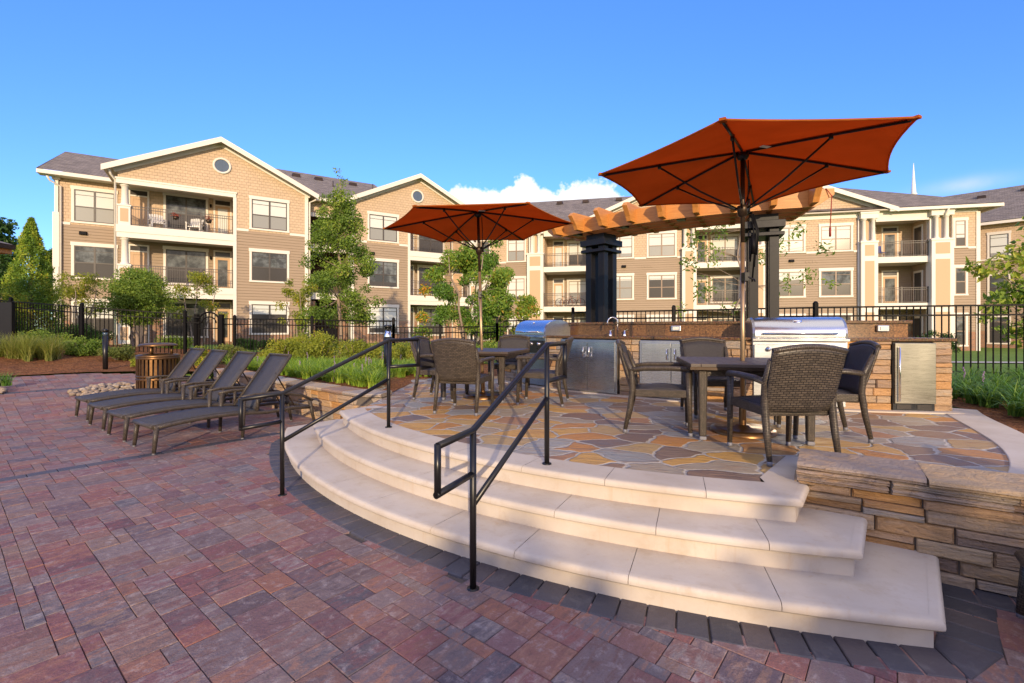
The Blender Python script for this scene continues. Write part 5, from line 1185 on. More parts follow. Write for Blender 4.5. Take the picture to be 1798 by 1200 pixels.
W2 = MB(); W2.add([(-8.2, 3.2, EV), (-8.2, 13.2, EV), (-8.2, 8.2, 12.4)], [(0, 1, 2)]); W2.build('gable_end', MT['shw'], A)
roof_poly(A, [[(11.4, 2.55, EV), (19.8, 2.55, EV), (19.8, 8.2, 12.73), (11.4, 8.2, 12.73)]], [((16.0, 2.55, EV), (19.8, 2.55, EV))])
roof_poly(A, [[(.0, .5, EV), (10.82, .5, EV), (10.82, 9.0, 14.05), (0, 9.0, 14.05)], [(10.82, 17.5, EV), (0, 17.5, EV), (0, 9, 14.05), (10.82, 9, 14.05)], [(10.82, .5, EV), (10.82, 17.5, EV), (10.82, 9, 14.05)], [(0, 17.5, EV), (0, .5, EV), (0, 9, 14.05)]], [((4.5, .5, EV), (6.3, .5, EV))])
roof_vents(A, [(x, 6.9, 13.06) for x in (4.3, 5.9, 8.5)] + [(4.2, 3.2, 11.35)] * 0)
m = MB(); m.tube([(6.6, 5.0, 12.1), (6.6, 5.0, 12.6)], .05, 6); m.tube([(9.9, 6.2, 12.7), (9.9, 6.2, 13.2)], .05, 6); m.build('vent_pipe', MT['sash'], A)

# ---- right building
B = thing('apartment_building', 'long three storey cream and brown apartment building behind the pergola with paired white columns', 'building', (4.1, 37.2, 0), radians(-13.06), 'apartment buildings round the terrace')
FR = [.05, 3.2, 6.35]; BEL = [(1.3, 0), (6.84, 1), (99, 2)]; EV = 9.6; W = MB(); GZ = -.4
def wb(x0, x1, y0, y1, z0, z1): wallbox(W, x0, x1, y0, y1, z0, z1, BEL)
for x0, x1 in ((-12, -2.9), (2.9, 8.8), (14.5, 20.4), (25.75, 27.3)): wb(x0, x1, 0, .25, GZ, EV)
T_ = MB(); BAL = [(-1.6, 1.9), (9.8, 13.5), (21.4, 24.5)]
T_.box(2.93, 20.37, -.07, -.001, 9.15, 9.6); T_.box(2.9, 20.4, -.11, -.0715, 9.5, 9.62)
for x0, x1 in ((-12, -2.9), (25.8, 27.25)): T_.box(x0, x1, -.04, -.001, 9.2, 9.58)
for x0, x1 in ((-12, -7.7), (-5.9, -4.7), (-3.0, -2.9), (2.9, 3.2), (5.4, 6.25), (8.5, 8.8), (14.5, 14.95), (17.15, 17.9), (20.1, 20.4), (26.75, 27.2)): T_.box(x0, x1, -.03, -.001, 6.78, 6.92)
T_.box(27.18, 27.4, -.05, -.001, GZ, 9.2); T_.box(27.301, 27.4, -.001, .2, GZ, 9.2)
for x0, x1 in BAL:
    wb(x0 - .2, x1 + .2, 1.9, 2.1, GZ, EV); wb(x0 - .2, x0, .25, 1.9, GZ, EV); wb(x1, x1 + .2, .25, 1.9, GZ, EV)
    W.cm = 5; W.box(x0, x1, .02, 1.89, 8.95, 9.05)
    for zf in FR[1:]: W.cm = 5; W.box(x0, x1, .0, 1.89, zf - .4, zf - .02)
    T_.box(x0, x1, -.1, .02, 8.8, 9.5)
    for zf in FR[1:]: T_.box(x0, x1, -.1, -.001, zf - .38, zf + .02)
    for i, zf in enumerate(FR):
        wd = x1 - x0
        if x0 < 0: door(B, x0 + .45, x0 + 1.4, zf, 1.9); window(B, x0 + 1.65, x1 - .1, zf + .25, zf + 2.4, 1.9, 2, 'a', 'sash_l')
        elif x0 < 12: door(B, x0 + .2, x0 + 1.15, zf, 1.9, 'pane_c'); window(B, x0 + 1.35, x1 - .25, zf + .25, zf + 2.4, 1.9, 2, 'a' if i == 2 else 'c', 'sash_l')
        else: window(B, x0 + .02, x0 + .9, zf + .35, zf + 2.45, 1.9, 1, 'a' if i == 2 else 'c', 'sash_l'); door(B, x0 + 1.25, x0 + 2.3, zf, 1.9, 'pane_c')
        if i: railing(B, [(x0 + .02, -.02), (x1 - .02, -.02)], zf)
    # inner side window on the right wall, built as a framed panel on that wall
for i, zf in enumerate(FR):
    m = MB(); m.box(24.45, 24.499, .55, 1.55, zf + .1, zf + 2.3); p = m.build('side_window', MT['white'], B); m = MB(); m.box(24.435, 24.449, .67, 1.43, zf + .2, zf + 2.15); m.build('pane', MT['pane_d'], p)
def pilaster(x0, x1):
    m = MB(); xm = (x0 + x1) / 2; m.box(x0, x1, -.38, .25, GZ, 7.35); m.box(x0 - .04, x1 + .04, -.42, .25, 7.351, 7.47); m.box(x0 - .02, x1 + .02, -.40, .25, 9.0, 9.5); m.box(x0 - .06, x1 + .06, -.44, .25, 9.34, 9.44); m.box(x0 + .08, x1 - .08, -.02, .249, 7.471, 8.999); p = m.build('pilaster', MT['white'], B)
    m = MB(); m.box(x0 + .22, x1 - .22, -.392, -.381, 6.45, 7.2); m.box(x0 + .22, x1 - .22, -.392, -.381, 2.9, 6.1); m.box(x0 + .22, x1 - .22, -.392, -.381, -.2, 2.6); m.box(xm - .1, xm + .1, -.032, -.021, 7.5, 8.95); m.build('inset_panel', MT['beige'], p)
    for dx in (-.28, .28): round_col(p, xm + dx, -.2, 7.47, 8.999, .125, 'round_column')
for x0, x1 in ((-2.9, -1.6), (1.9, 2.9), (8.8, 9.8), (13.5, 14.5), (20.4, 21.4), (24.5, 25.75)): pilaster(x0, x1)
for x0, x1 in ((3.25, 5.35), (6.3, 8.45), (15.0, 17.1), (17.95, 20.05), (-7.6, -6.0), (-4.65, -3.05)):
    for (za, zb) in ((6.84, 8.85), (3.68, 5.72), (.5, 2.55)): window(B, x0, x1, za, zb, 0, 2, 'a' if za > 6 or x0 < 8 else 'm' if za > 3 else 'c', 'sash_l')
for (za, zb, lk) in ((6.84, 8.85, 'a'), (3.68, 5.72, 'c'), (.3, 2.55, 'c')): window(B, 25.9, 26.72, za, zb, 0, 1, lk, 'sash_l')
T_.build('trim', MT['white'], B)
W.cm = 2; W.prism_y([(1.6, 9.6), (21.8, 9.6), (11.7, 13.75)], -.02, .25); W.build('wall', WM, B)
wall_light(B, 4.6, 0, 6.25); wall_light(B, 16.2, 0, 6.3)
m = MB()
for x in (5.9, 17.1):
    for k in range(4): m.box(x + k * .22, x + k * .22 + .13, -.02, -.001, 6.12, 6.28)
m.build('wall_vent', MT['siding'], B)
roof_slab(B, [.9, 9.62, 11.7, 14.05, 22.5, 9.62], -.6, 9.2)
roof_poly(B, [[(-13, -.55, EV + .02), (24.0 + 4.3, -.55, EV + .02), (20.5, 8.6, 13.95), (-13, 8.6, 13.95)], [(28.3, -.55, EV + .02), (28.3, 17.5, EV + .02), (20.5, 8.6, 13.95)], [(28.3, 17.5, EV), (-13, 17.5, EV), (-13, 8.6, 13.95), (20.5, 8.6, 13.95)]], [((-13, -.55, EV), (1.4, -.55, EV)), ((22, -.55, EV), (28.3, -.55, EV)), ((28.3, -.55, EV), (28.3, 5, EV))])
m = MB(); m.box(-13, 28.25, -.5, -.003, EV - .12, EV - .04); m.box(27.31, 28.2, -.003, 6, EV - .12, EV - .04); m.build('soffit', MT['soffit'], B)
W = MB(); BEL = [(1.3, 0), (6.84, 1), (99, 2)]; wallbox(W, 27.05, 27.3, .25, 9, GZ, EV, BEL); W.build('side_wall', WM, B)
m = MB(); m.tube([(25.4, -.6, 9.5), (25.3, -.5, 9.2), (25.95, -.35, 8.9) if False else (25.2, -.42, 9.05)], .06, 6); m.tube([(25.85, -.5, 9.5), (25.83, -.06, 9.1), (25.83, -.06, GZ)], .05, 6); m.tube([(20.35, -.08, 9.1), (20.35, -.08, GZ)], .05, 6); m.build('downspout', MT['white'], B)
roof_vents(B, [(x, 6.9, 13.2) for x in (-1.2, 1.2, 4.2)])
roof_poly(B, [[(16, 5.0, 12.35), (20.5, 5.0, 12.35), (20.5, 9.5, 14.2), (18, 9.5, 14.2)]]) if False else None
# small furniture on the balconies
ad = thing('adirondack_chair', 'x', 'chair'); m = MB()
for k in range(6): m.bar((-.25 + k * .1, .25, .38), (-.28 + k * .112, .55, 1.0 - .02 * abs(k - 2.5)), .09, .02, (0, 1, 0))
m.build('backrest', MT['plasticw'], ad); m = MB(); m.box(-.28, .28, -.3, .25, .34, .38); m.build('seat', MT['plasticw'], ad)
for sx in (-1, 1):
    m = MB(); m.box(*sorted((sx * .30, sx * .38)), -.35, .4, .56, .6); m.build('arm', MT['plasticw'], ad); m = MB(); m.box(*sorted((sx * .30, sx * .35)), -.34, -.26, 0, .56); m.build('leg', MT['plasticw'], ad); m = MB(); m.box(*sorted((sx * .29, sx * .33)), .2, .55, .0, .34); m.build('leg', MT['plasticw'], ad)
def on(bld, x, y, z): c, s = cos(bld.rotation_euler[2]), sin(bld.rotation_euler[2]); return (bld.location[0] + x * c - y * s, bld.location[1] + x * s + y * c, z)
ad.location = on(A, -3.6, .75, 6.995); ad.rotation_euler = (0, 0, radians(32 + 15)); tag(ad, 'left white slatted garden chair on the upper balcony of the left gable', 'chair', 'white balcony chairs')
dup(ad, on(A, -1.9, .8, 6.995), radians(32 - 12), 'right white slatted garden chair on the upper balcony of the left gable')
for i, x in enumerate((-2.75, -1.2)):
    hb = thing('flower_planter', ('left' if i == 0 else 'right') + ' reddish flower planter hooked on the railing of the upper left balcony', 'planter', on(A, x, .16, 7.72), 0, 'balcony planters'); m = MB(); m.lathe([(0, -.15), (.12, -.14), (.17, .04), (.15, .04)], (0, 0, 0), 12); m.build('pot', MT['dkbronze'], hb); m = MB()
    for k in range(60): a = rng.uniform(0, 6.28); q = rng.uniform(0, .24); m.cbox((q * cos(a), q * sin(a), rng.uniform(.03, .24)), (.06, .05, .02), rng.uniform(0, 3))
    m.build('flowers', MT['red'], hb)
fc = thing('folding_chair', 'blue folding chair on the upper right balcony of the long building', 'chair', on(B, 22.0, .8, 6.36), radians(-13)); m = MB(); m.box(-.28, .28, -.25, .25, .4, .43); m.build('seat', MT['blue'], fc); m = MB(); m.bar((0, .25, .45), (0, .36, .95), .55, .03, (0, 1, 0)); m.build('backrest', MT['blue'], fc)
for sx in (-.26, .26):
    m = MB(); m.tube([(sx, -.25, 0), (sx, .28, .62)], .015, 6); m.tube([(sx, .25, 0), (sx, -.22, .42)], .015, 6); m.build('leg', MT['steel2'], fc)
for i, (x, dy) in enumerate(((.1, .45), (.75, .8))):
    bk = thing('bicycle', ('front red' if i == 0 else 'rear red') + ' bicycle on the middle balcony left of the pergola column', 'bicycle', on(B, x, dy, 3.21), radians(-13), 'bicycles on the balcony')
    for wx in (-.5, .5):
        m = MB(); m.tube([(wx + .33 * cos(q), 0, .34 + .33 * sin(q)) for q in np.linspace(0, 2 * pi, 21)], .018, 5); m.build('wheel', MT['iron'], bk)
    m = MB(); m.tube([(-.5, 0, .34), (-.12, 0, .32), (-.22, 0, .8), (-.5, 0, .34)], .017, 6); m.tube([(-.12, 0, .32), (.4, 0, .78), (-.2, 0, .74)], .017, 6); m.tube([(.5, 0, .34), (.38, 0, .95)], .016, 6); m.build('frame', MT['red'], bk)
    m = MB(); m.tube([(.36, -.25, .98), (.38, 0, .95), (.36, .25, .98)], .013, 6); m.build('handlebar', MT['iron'], bk); m = MB(); m.box(-.34, -.1, -.06, .06, .82, .86); m.build('saddle', MT['iron'], bk)

# ---- wing at the far right, turning towards the terrace
Wg = thing('apartment_building', 'set back apartment wing at the far right edge, partly behind the young tree', 'building', (35.85, 36.95, 0), radians(-45.6), 'apartment buildings round the terrace')
W = MB(); wallbox(W, -4, 14, 0, .25, GZ, 9.6, BEL); W.build('wall', WM, Wg)
m = MB(); m.box(-4, 14, -.03, -.001, 6.70, 6.82); m.build('trim', MT['white'], Wg)
for x0 in (1.0, 3.6, 6.6):
    for (za, zb, lk) in ((6.84, 8.85, 'a'), (3.68, 5.72, 'c'), (.3, 2.55, 'c')): window(Wg, x0, x0 + 1.25, za, zb, 0, 1, lk)
roof_poly(Wg, [[(-6, -.6, 9.62), (14, -.6, 9.62), (14, 8.6, 13.9), (-12, 8.6, 13.9)], [(14, 18, 9.6), (-12, 18, 9.6), (-12, 8.6, 13.9), (14, 8.6, 13.9)]], [((-6, -.6, 9.6), (14, -.6, 9.6))])
m = MB(); m.box(-5.8, 14, -.55, -.002, 9.46, 9.56); m.build('soffit', MT['soffit'], Wg)
roof_vents(Wg, [(.6, 6.4, 12.87), (3.2, 6.8, 13.05)])
# church spire beyond the roofs
sp_t = thing('church_spire', 'slender white church spire rising beyond the roof of the long building', 'spire', (*px2(1604, 120), 0))
m = MB(); m.lathe([(1.1, 30), (1.1, 33.0), (.7, 33.6), (.62, 35.5), (.8, 35.7), (.55, 36.0), (0.05, 43.6)], (0, 0, 0), 8); m.build('steeple', MT['plasticw'], sp_t); m = MB(); m.box(-3, 3, -3, 3, 0, 30); m.build('tower', MT['plasticw'], sp_t)

# ------------------------------------------------------------------ vegetation
def rand_dirs(n): v = nr.normal(size=(n, 3)); return v / np.linalg.norm(v, axis=1)[:, None]
def leaves(name, P, size, mat, parent, r=None, asp=.5, droop=.0, up=0.5, jitter=.35, sunward=.55):
    n = len(P); P = np.asarray(P, float); D = rand_dirs(n); D[:, 2] -= droop; D /= np.linalg.norm(D, axis=1)[:, None]
    Nn = rand_dirs(n); Nn[:, 2] += up; Nn[:, 1] -= sunward; A = np.cross(D, Nn); A /= np.linalg.norm(A, axis=1)[:, None] + 1e-9
    s = size * (1 + jitter * (nr.random(n) * 2 - 1)); a = D * s[:, None]; b = A * (s * asp)[:, None]; nz = np.cross(A, D) * (s * .12)[:, None]
    V = np.stack([P, P + a * .45 + b * .5 + nz, P + a, P + a * .45 - b * .5 + nz], 1).reshape(-1, 3); F = np.arange(4 * n).reshape(-1, 4)
    R = nr.random(n) if r is None else np.clip(r, 0, 1)
    return fastmesh(name, V, F, R, mat, parent)
def blob_pts(blobs, n, shell=.55):
    w_ = np.array([b[3] ** 2 for b in blobs]); idx = nr.choice(len(blobs), n, p=w_ / w_.sum()); B_ = np.array([b[:3] for b in blobs])[idx]; R = np.array([b[3] for b in blobs])[idx]
    sq = np.array([b[4] if len(b) > 4 else 1 for b in blobs])[idx]; d = rand_dirs(n); k = shell + (1 - shell) * nr.random(n); k = np.where(nr.random(n) < .25, nr.random(n), k)
    off = d * (R * k)[:, None]; off[:, 2] *= sq; return B_ + off, idx
def branchy(m, p, q, r0, r1, bend=.06, n=4):
    p, q = Vector(p), Vector(q); L = (q - p).length; pts = []; rs = []
    for i in range(n + 1):
        k = i / n; j = Vector((rng.uniform(-1, 1), rng.uniform(-1, 1), rng.uniform(-.4, .4))) * bend * L * sin(pi * k); pts.append(p.lerp(q, k) + j); rs.append(r0 + (r1 - r0) * k)
    m.tube(pts, rs, 7); return pts
def tree(name, label, x, y, z, trunk_top, crown, nleaf, lsize, mat, bark='bark', r0=.09, stems=1, group=None, cat='tree', twigs=26, asp=.5, droop=.15, color=None, spread=.2):
    t = thing(name, label, cat, (x, y, z), 0, group); m = MB(); tips = []
    for s in range(stems):
        a = s * 2.4 + .5; bx_, by_ = (0, 0) if stems == 1 else (.14 * cos(a), .14 * sin(a)); tx, ty = (0, 0) if stems == 1 else (spread * 3 * cos(a), spread * 3 * sin(a))
        tips += branchy(m, (bx_, by_, -.1), (tx, ty, trunk_top), r0, r0 * .25, .04, 6)[2:]
    for k in range(twigs):
        b = crown[k % len(crown)]; src = min(tips, key=lambda p: abs(p.z - (b[2] - b[3] * .9)) + .5 * hypot(p.x - b[0], p.y - b[1])); d = rand_dirs(1)[0]
        branchy(m, src, (b[0] + d[0] * b[3] * .7, b[1] + d[1] * b[3] * .7, b[2] + d[2] * b[3] * .6), r0 * .22, r0 * .05, .08, 3)
    m.build('trunk', MT[bark], t)
    P, idx = blob_pts(crown, nleaf, .5); base = nr.random(len(crown)) * .5 + .15
    if color is not None: base = np.array([color(b) for b in crown])
    r = base[idx] + nr.normal(size=nleaf) * .16; leaves('crown', P, lsize, MT[mat], t, r, asp, droop); return t
def crown_blobs(n, rx, ry, z0, z1, br, shape=lambda k: 1.0):
    out = []
    for i in range(n):
        k = rng.random(); w_ = shape(k); a = rng.uniform(0, 2 * pi); q = sqrt(rng.random()) * .92; out.append((rx * w_ * q * cos(a), ry * w_ * q * sin(a), z0 + (z1 - z0) * k, br * rng.uniform(.6, 1.25), .8))
    return out
# tall young tree in front of the left building
tree('shade_tree', 'tall slender young tree with an open green crown between the two gables', *px2(597, 18.5), .3, 7.0, crown_blobs(110, 1.85, 1.5, 1.5, 6.4, .38, lambda k: (1.0 - .86 * max(0, k - .15) ** 1.0) * (.7 + .3 * min(1, k * 5))) + [(0, 0, 6.6, .28, 1), (.1, 0, 7.0, .22, 1), (-.1, 0, 7.35, .13, 1)], 20000, .092, 'lf_green', 'palebark', .085, twigs=46, asp=.6)
tree('crape_myrtle', 'bushy multi stemmed crape myrtle with orange tinged leaves behind the smaller umbrella pole', *px2(826, 16.9), .38, 3.6, [(b[0] + .1, b[1], b[2], b[3], b[4]) for b in crown_blobs(70, 2.45, 1.3, .8, 3.8, .36, lambda k: .8 + .3 * sin(pi * min(1, k * 1.05)) - .35 * k)] + [(.9, 0, 4.3, .3), (-.2, 0, 4.5, .25)], 21000, .12, 'lf_myrtle', 'palebark', .06, 5, twigs=50, asp=.42, droop=.35, color=lambda b: .3 + .28 * (abs(b[0]) > 1.3) + rng.uniform(-.15, .2), spread=.3)
tree('round_tree', 'round headed dense green tree on a short trunk behind the left fence', *px2(240, 18.2), .75, 1.5, crown_blobs(70, 1.0, 1.0, 1.05, 2.9, .40, lambda k: sqrt(max(.12, 1 - (2 * k - 1) ** 2))), 26000, .07, 'lf_green', 'palebark', .09, 3, twigs=20, asp=.6, spread=.14)
tree('small_tree', 'thin small tree with feathery leaves between the conifer and the round headed tree', *px2(138, 20.5), .7, 2.4, crown_blobs(22, 1.2, 1.0, 1.5, 3.0, .32, lambda k: 1 - .4 * k), 2600, .12, 'lf_yel', 'palebark', .05, 3, twigs=22, asp=.35, droop=.4, spread=.2)
tree('small_tree', 'sparse yellow green small tree in front of the lower left balcony', *px2(345, 22), .6, 2.6, crown_blobs(24, 1.5, 1.0, 1.3, 3.4, .3, lambda k: 1 - .35 * k), 2300, .13, 'lf_yel', 'palebark', .05, 3, twigs=24, asp=.35, droop=.4, spread=.25)
tree('small_tree', 'sparse yellow green small tree just left of the tall slender tree', *px2(522, 21), .5, 2.6, crown_blobs(20, 1.1, .9, 1.3, 3.2, .3, lambda k: 1 - .3 * k), 1900, .13, 'lf_yel', 'palebark', .045, 3, twigs=20, asp=.35, droop=.4, spread=.2)
tree('young_tree', 'very sparse slender young tree seen behind the pergola posts', *px2(1300, 13.2), .44, 4.6, [(-1.4, 0, 2.9, .35), (-1.2, .1, 3.5, .4), (-.8, 0, 3.1, .35), (-.5, .2, 3.9, .35), (-.9, .2, 2.2, .4), (1.1, 0, 3.4, .35), (1.6, 0, 3.9, .3), (1.9, 0, 2.5, .3), (2.4, .1, 3.3, .3), (1.2, .1, 2.3, .35), (.4, 0, 4.3, .35), (2.6, .1, 2.3, .2), (-.2, 0, 1.7, .3), (.6, 0, 3.0, .3), (-1.7, 0, 1.6, .18)], 900, .125, 'lf_green', 'palebark', .045, twigs=30, asp=.38, droop=.4)
rt = [(-.3, 0, 3.0, .38), (.15, 0, 3.3, .35), (-.5, .1, 2.2, .32), (-.1, 0, 2.35, .4), (.4, .1, 2.5, .4), (-.2, 0, 1.55, .3), (.3, 0, 1.7, .35), (.5, 0, 3.2, .4), (.1, 0, 3.85, .2), (-.95, 0, 2.85, .18), (-1.2, 0, 2.95, .12), (.6, 0, 2.0, .4), (-.75, .1, 1.85, .16)]
tree('young_tree', 'leafy young tree with big drooping lobed leaves at the right edge of the picture', *px2(1812, 9.9), .44, 3.7, [(b[0] - .1, b[1], b[2] - .55, b[3]) for b in rt], 1700, .14, 'lf_green', 'palebark', .05, twigs=34, asp=.55, droop=.5, color=lambda b: rng.uniform(.3, .9))
# conifers
def conifer(label, x, y, z, h, r, n, mat, size=.12, shape=None, color=None, cat='tree', name='conifer_tree'):
    t = thing(name, label, cat, (x, y, z)); m = MB(); m.tube([(0, 0, -.1), (0, 0, h * .5), (0, 0, h * .95)], [.1, .06, .015], 8); m.build('trunk', MT['bark'], t)
    sh = shape or (lambda k: (1 - k) ** .75 * min(1, .7 + k * 2)); k = nr.random(n) ** 1.15; a = nr.random(n) * 2 * pi
    lump = 1 + .13 * np.sin(a * 3 + k * 17) + .12 * np.sin(a * 7 - k * 31) + .08 * np.sin(k * 60 + a * 2); rr = np.array([sh(q) for q in k]) * r * lump * (1 - .5 * nr.random(n) ** 2.5)
    P = np.stack([rr * np.cos(a), rr * np.sin(a), k * h + .05], 1); col = .45 + .22 * np.sin(a * 3 + k * 17) + nr.normal(size=n) * .15
    if color is not None: col = color(P, col)
    leaves('crown', P, size, MT[mat], t, col, .4, -.35, .1); return t
conifer('tall broad bright green conifer beside the far left fence post', *px2(55, 17.2), .85, 4.6, .92, 26000, 'lf_conifer', .085, lambda k: (1.0 - k) ** .8 * 1.12 if k > .22 else .88 + .05 * sin(k * 20), lambda P, c: c + .55 * ((P[:, 2] < 1.9) & (P[:, 2] > 1.3) & (P[:, 0] < -.35)) + .18 * (P[:, 2] < 1.3))
conifer('dark narrow evergreen behind the bright conifer at the left edge', *px2(4, 19), .95, 3.4, .8, 5000, 'lf_dark', .13, lambda k: (1 - k) ** .6)
conifer('small pointed evergreen against the wall left of the tall slender tree', *px2(530, 23.5), .45, 2.2, .42, 2200, 'lf_conifer', .1)
# background trees at far left
for i, (px, Y, h, r, lb) in enumerate(((-20, 46, 12.5, 3.2, 'tall dark pine at the far left edge beyond the conifers'), (92, 52, 10.0, 1.5, 'mid green tree beyond the left building, right of the conifer'), (30, 60, 8.6, 3.4, 'low distant tree behind the bright conifer'))):
    tree('background_tree', lb, *px2(px, Y), .4, h * .8, crown_blobs(34, r, r, h * .35, h * .95, r * .36, lambda k: 1 - .55 * k), 6500, .38, 'lf_dark' if i != 1 else 'lf_green', 'bark', .2, twigs=16, group='trees far behind the left buildings')
# shrubs
def shrub(label, x, y, z, rx, h, n, size, mat, name='shrub', group='garden shrubs', color=None):
    t = thing(name, label, 'shrub', (x, y, z), 0, group); m = MB()
    for k in range(7): a = k * .9; branchy(m, (0, 0, -.03), (rx * .6 * cos(a), rx * .6 * sin(a), h * .7), .014, .005, .08, 3)
    m.build('stems', MT['bark'], t); bl = [(rx * q * cos(a), rx * q * sin(a), h * (.28 + .5 * rng.random()) * (1.12 - q * .45), rx * rng.uniform(.3, .48), .8) for a, q in [(rng.uniform(0, 6.28), sqrt(rng.random()) * .75) for _ in range(16)]]
    P, idx = blob_pts(bl, n, .5); P[:, 2] = np.maximum(P[:, 2], .02); bs = nr.random(len(bl)) * .5 + .2; leaves('foliage', P, size, MT[mat], t, bs[idx] + nr.normal(size=n) * .15, .55, 0); return t
SH = [(150, 13.6, .46, .55, 'low leafy green shrub in the mulch beside the slim bollard', 'lf_green'), (205, 13.4, .42, .5, 'low grey green shrub just right of the slim bollard', 'lf_olive'), (252, 12.6, .3, .35, 'small bright shrub directly left of the litter bin', 'lf_yel'),
      (120, 16.8, .8, .9, 'dark green shrub behind the fence next to the conifer', 'lf_dark'), (75, 14.2, .7, .6, 'green shrub beside the ornamental grass', 'lf_green'), (352, 12.6, .42, .62, 'bright green shrub behind the second lounger back', 'lf_yel'), (405, 14.2, .5, .6, 'olive shrub at the arched gate', 'lf_olive'),
      (496, 13.6, .62, .82, 'yellow green shrub behind the loungers, left of the tallest shrub', 'lf_yel'), (560, 13.2, .72, 1.0, 'tallest yellow green shrub in front of the middle fence', 'lf_yel'), (630, 13.4, .62, .85, 'yellow green shrub left of the domed bollard', 'lf_yel'), (712, 13.2, .6, .75, 'yellow green shrub right of the domed bollard', 'lf_yel'), (525, 15.2, .5, .95, 'golden shrub behind the tallest shrub', 'lf_yel'),
      (860, 14.2, .7, .75, 'green shrub below the crape myrtle', 'lf_green'), (780, 14.0, .7, .7, 'olive shrub left of the crape myrtle stems', 'lf_olive'), (430, 19.5, .45, .5, 'small dark shrub at the building wall, first from the gate', 'lf_dark'), (457, 19.9, .45, .5, 'small dark shrub at the building wall, second from the gate', 'lf_dark'), (482, 20.2, .45, .5, 'small dark shrub at the building wall, third from the gate', 'lf_dark'), (505, 20.6, .45, .5, 'small dark shrub at the building wall, fourth from the gate', 'lf_dark'), (1645, 13.5, .5, 1.25, 'slim dark shrub behind the fence at the right end of the kitchen', 'lf_dark'), (305, 18.0, .7, .5, 'low green shrub below the round headed tree', 'lf_green'), (165, 19.2, .8, .7, 'dark shrub behind the fence under the thin small tree', 'lf_dark')]
for px, Y, rx, h, lb, mt_ in SH:
    x, y = px2(px, Y); shrub(lb, x, y, base_z(x, y), rx, h, int(2200 + 3800 * rx), .055, mt_)
# grasses
def blades(name, clumps, mat, hmin, hmax, nb, width, parent=None, bend=.6, flowers=False):
    V = []; R = []; MI = []; segs = 5
    n = len(clumps) * nb; C = np.repeat(np.array(clumps), nb, 0); a = nr.random(n) * 2 * pi; h = hmin + (hmax - hmin) * nr.random(n); lean = bend * (.25 + .75 * nr.random(n)); w0 = width * (.7 + .6 * nr.random(n))
    bx_ = C[:, 0] + (nr.random(n) - .5) * .14; by_ = C[:, 1] + (nr.random(n) - .5) * .14; dx, dy = np.cos(a), np.sin(a); rows = []
    for s in range(segs + 1):
        k = s / segs; out = lean * h * k ** 1.8; up = h * (k - .42 * lean * k ** 2.6); wk = w0 * (1 - k ** 2.2) * .5 + .0006
        cx, cy, cz = bx_ + dx * out, by_ + dy * out, C[:, 2] + up; rows.append(np.stack([cx - dy * wk, cy + dx * wk, cz], 1)); rows.append(np.stack([cx + dy * wk, cy - dx * wk, cz], 1))
    V = np.stack(rows, 1).reshape(-1, 3); base = np.arange(n)[:, None] * (2 * (segs + 1)); F = np.concatenate([np.stack([base[:, 0] + 2 * s, base[:, 0] + 2 * s + 1, base[:, 0] + 2 * s + 3, base[:, 0] + 2 * s + 2], 1) for s in range(segs)]); r = np.tile(np.clip(.45 + nr.normal(size=n) * .25, 0, 1), segs)
    return fastmesh(name, V, F, r, MT[mat], parent)
def scatter(poly, n, mind=.0):
    x0, x1 = min(p[0] for p in poly), max(p[0] for p in poly); y0, y1 = min(p[1] for p in poly), max(p[1] for p in poly); out = []
    tries = 0
    while len(out) < n and tries < n * 60:
        tries += 1; x, y = rng.uniform(x0, x1), rng.uniform(y0, y1)
        if inpoly(x, y, poly) and (mind == 0 or all((x - q[0]) ** 2 + (y - q[1]) ** 2 > mind * mind for q in out)): out.append((x, y, base_z(x, y) + .02))
    return out
inner = [(p[0] + .42, p[1] + .62) for p in WALL_L]
bedL = [tuple(p) for p in inner if p[0] < -2.2] + [(-2.45, 8.6), (-2.9, 9.6), (-1.6, 10.2), (-1.9, 11.6), (-6, 13.0), (-7.6, 12.6)]
tag(blades('border_grass', scatter(bedL, 190, .19), 'grass', .26, .46, 64, .016, bend=1.5), 'arching bright green border grass filling the planter behind the left handrail', 'border grass', kind='stuff')
bedR = [(p[0] + .15, p[1] + .1) for p in band_out if p[1] > 3.8] + [(5.95, 6.7), (6.6, 7.6), (9, 8.9), (12, 8), (12, 4), (6.4, 3.2)][0:0]
bedR = [(5.95, 5.9), (5.75, 5.0), (5.45, 4.45), (6.4, 3.6), (11.5, 4), (12.0, 8.2), (9.6, 8.9), (7, 8.4), (6.2, 7.2)]
tag(blades('border_grass', scatter(bedR, 150, .25), 'grass_d', .30, .52, 64, .017, bend=1.5), 'arching dark green border grass in the bed right of the kitchen', 'border grass', kind='stuff')
fl = MB(); fr_ = random.Random(9)
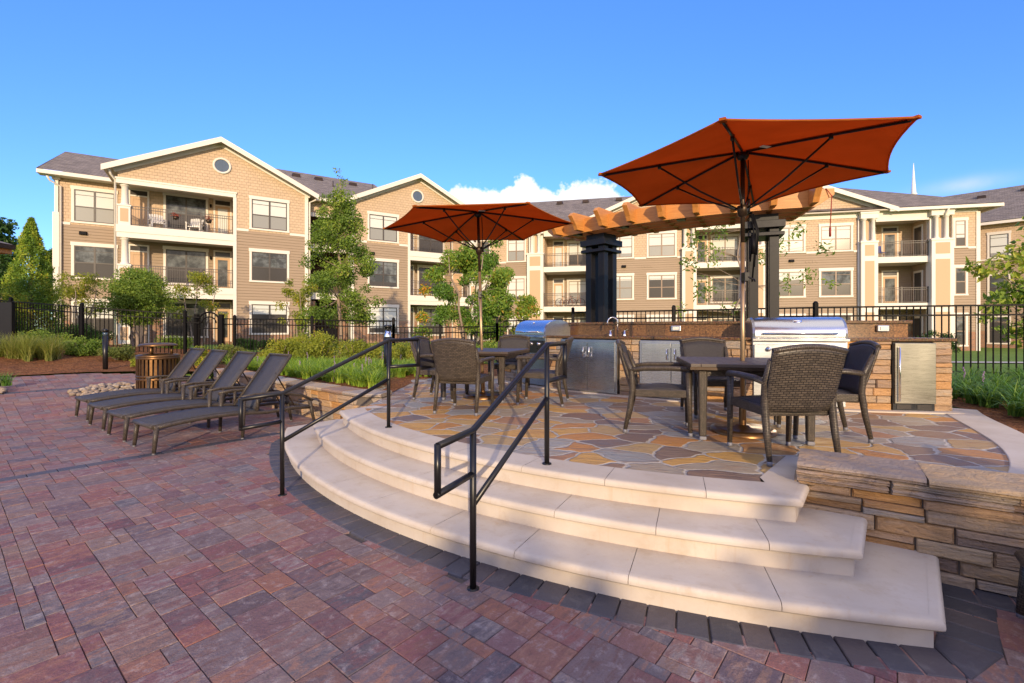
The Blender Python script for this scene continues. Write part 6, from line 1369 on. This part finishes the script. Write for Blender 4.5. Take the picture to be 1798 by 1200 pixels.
for x, y, z in scatter(bedR, 26, .4) + scatter(bedL, 16, .4):
    h = fr_.uniform(.34, .48); fl.tube([(x, y, z), (x + .03, y, z + h * .6)], .004, 4)
    for k in range(9): fl.cbox((x + .03 + fr_.uniform(-.012, .012), y + fr_.uniform(-.012, .012), z + h * (.6 + .04 * k)), (.014, .014, .013), k)
tag(fl.build('flower_spikes', MT['flower']), 'small purple flower spikes standing among the border grass', 'flowers', kind='stuff')
og = thing('ornamental_grass', 'big fountain of tan tipped ornamental grass at the left edge in the mulch', 'grass clump', (*px2(38, 12.4), .62))
blades('blades', [(rng.uniform(-.7, .7), rng.uniform(-.3, .4), .0) for _ in range(26)], 'ograss', .5, .95, 90, .009, og, .95)
og = thing('ornamental_grass', 'small green grass tuft at the far left edge beside the pale rocks', 'grass clump', (*px2(-8, 9.3), .35)); blades('blades', [(0, 0, 0), (.1, .1, 0)], 'grass_d', .2, .4, 60, .01, og, .9)
# lawn blades near the right fence

# trees behind the viewpoint that shade the terrace in the late sun
def shade_tree(label, x, y, h, crown, n): tree('shade_tree', label, x, y, 0, h * .7, crown, n, .3, 'lf_green', 'bark', .16, twigs=20, group='trees behind the viewpoint')
shade_tree('broad tree on the pool side behind the viewpoint, shading the right of the steps', 4.9, -18, 7, [(rng.uniform(-.9, 3.4), rng.uniform(-1.2, 1.2), rng.uniform(3.7, 5.0), rng.uniform(.4, .7)) for _ in range(30)], 4800)
shade_tree('narrow tree on the pool side behind the viewpoint, shading the middle of the steps', 2.35, -17, 6.2, [(rng.uniform(-.35, .35), rng.uniform(-.5, .5), rng.uniform(3.6, 4.7), rng.uniform(.22, .34)) for _ in range(7)], 420)
hd = thing('shade_hedge', 'unseen evergreen row added behind the viewpoint to shade the front pavers', 'shade_hedge', (1, -14, 0)); P_h = np.stack([nr.uniform(-11, 9, 16000), nr.uniform(-.6, .6, 16000), nr.random(16000) ** .8 * 2.7], 1); P_h[:, 2] *= 1 + .1 * np.sin(P_h[:, 0] * 1.7) + .06 * np.sin(P_h[:, 0] * 5.1); leaves('foliage', P_h, .22, MT['lf_dark'], hd)  # unseen row, added to throw shade over the nearest pavers
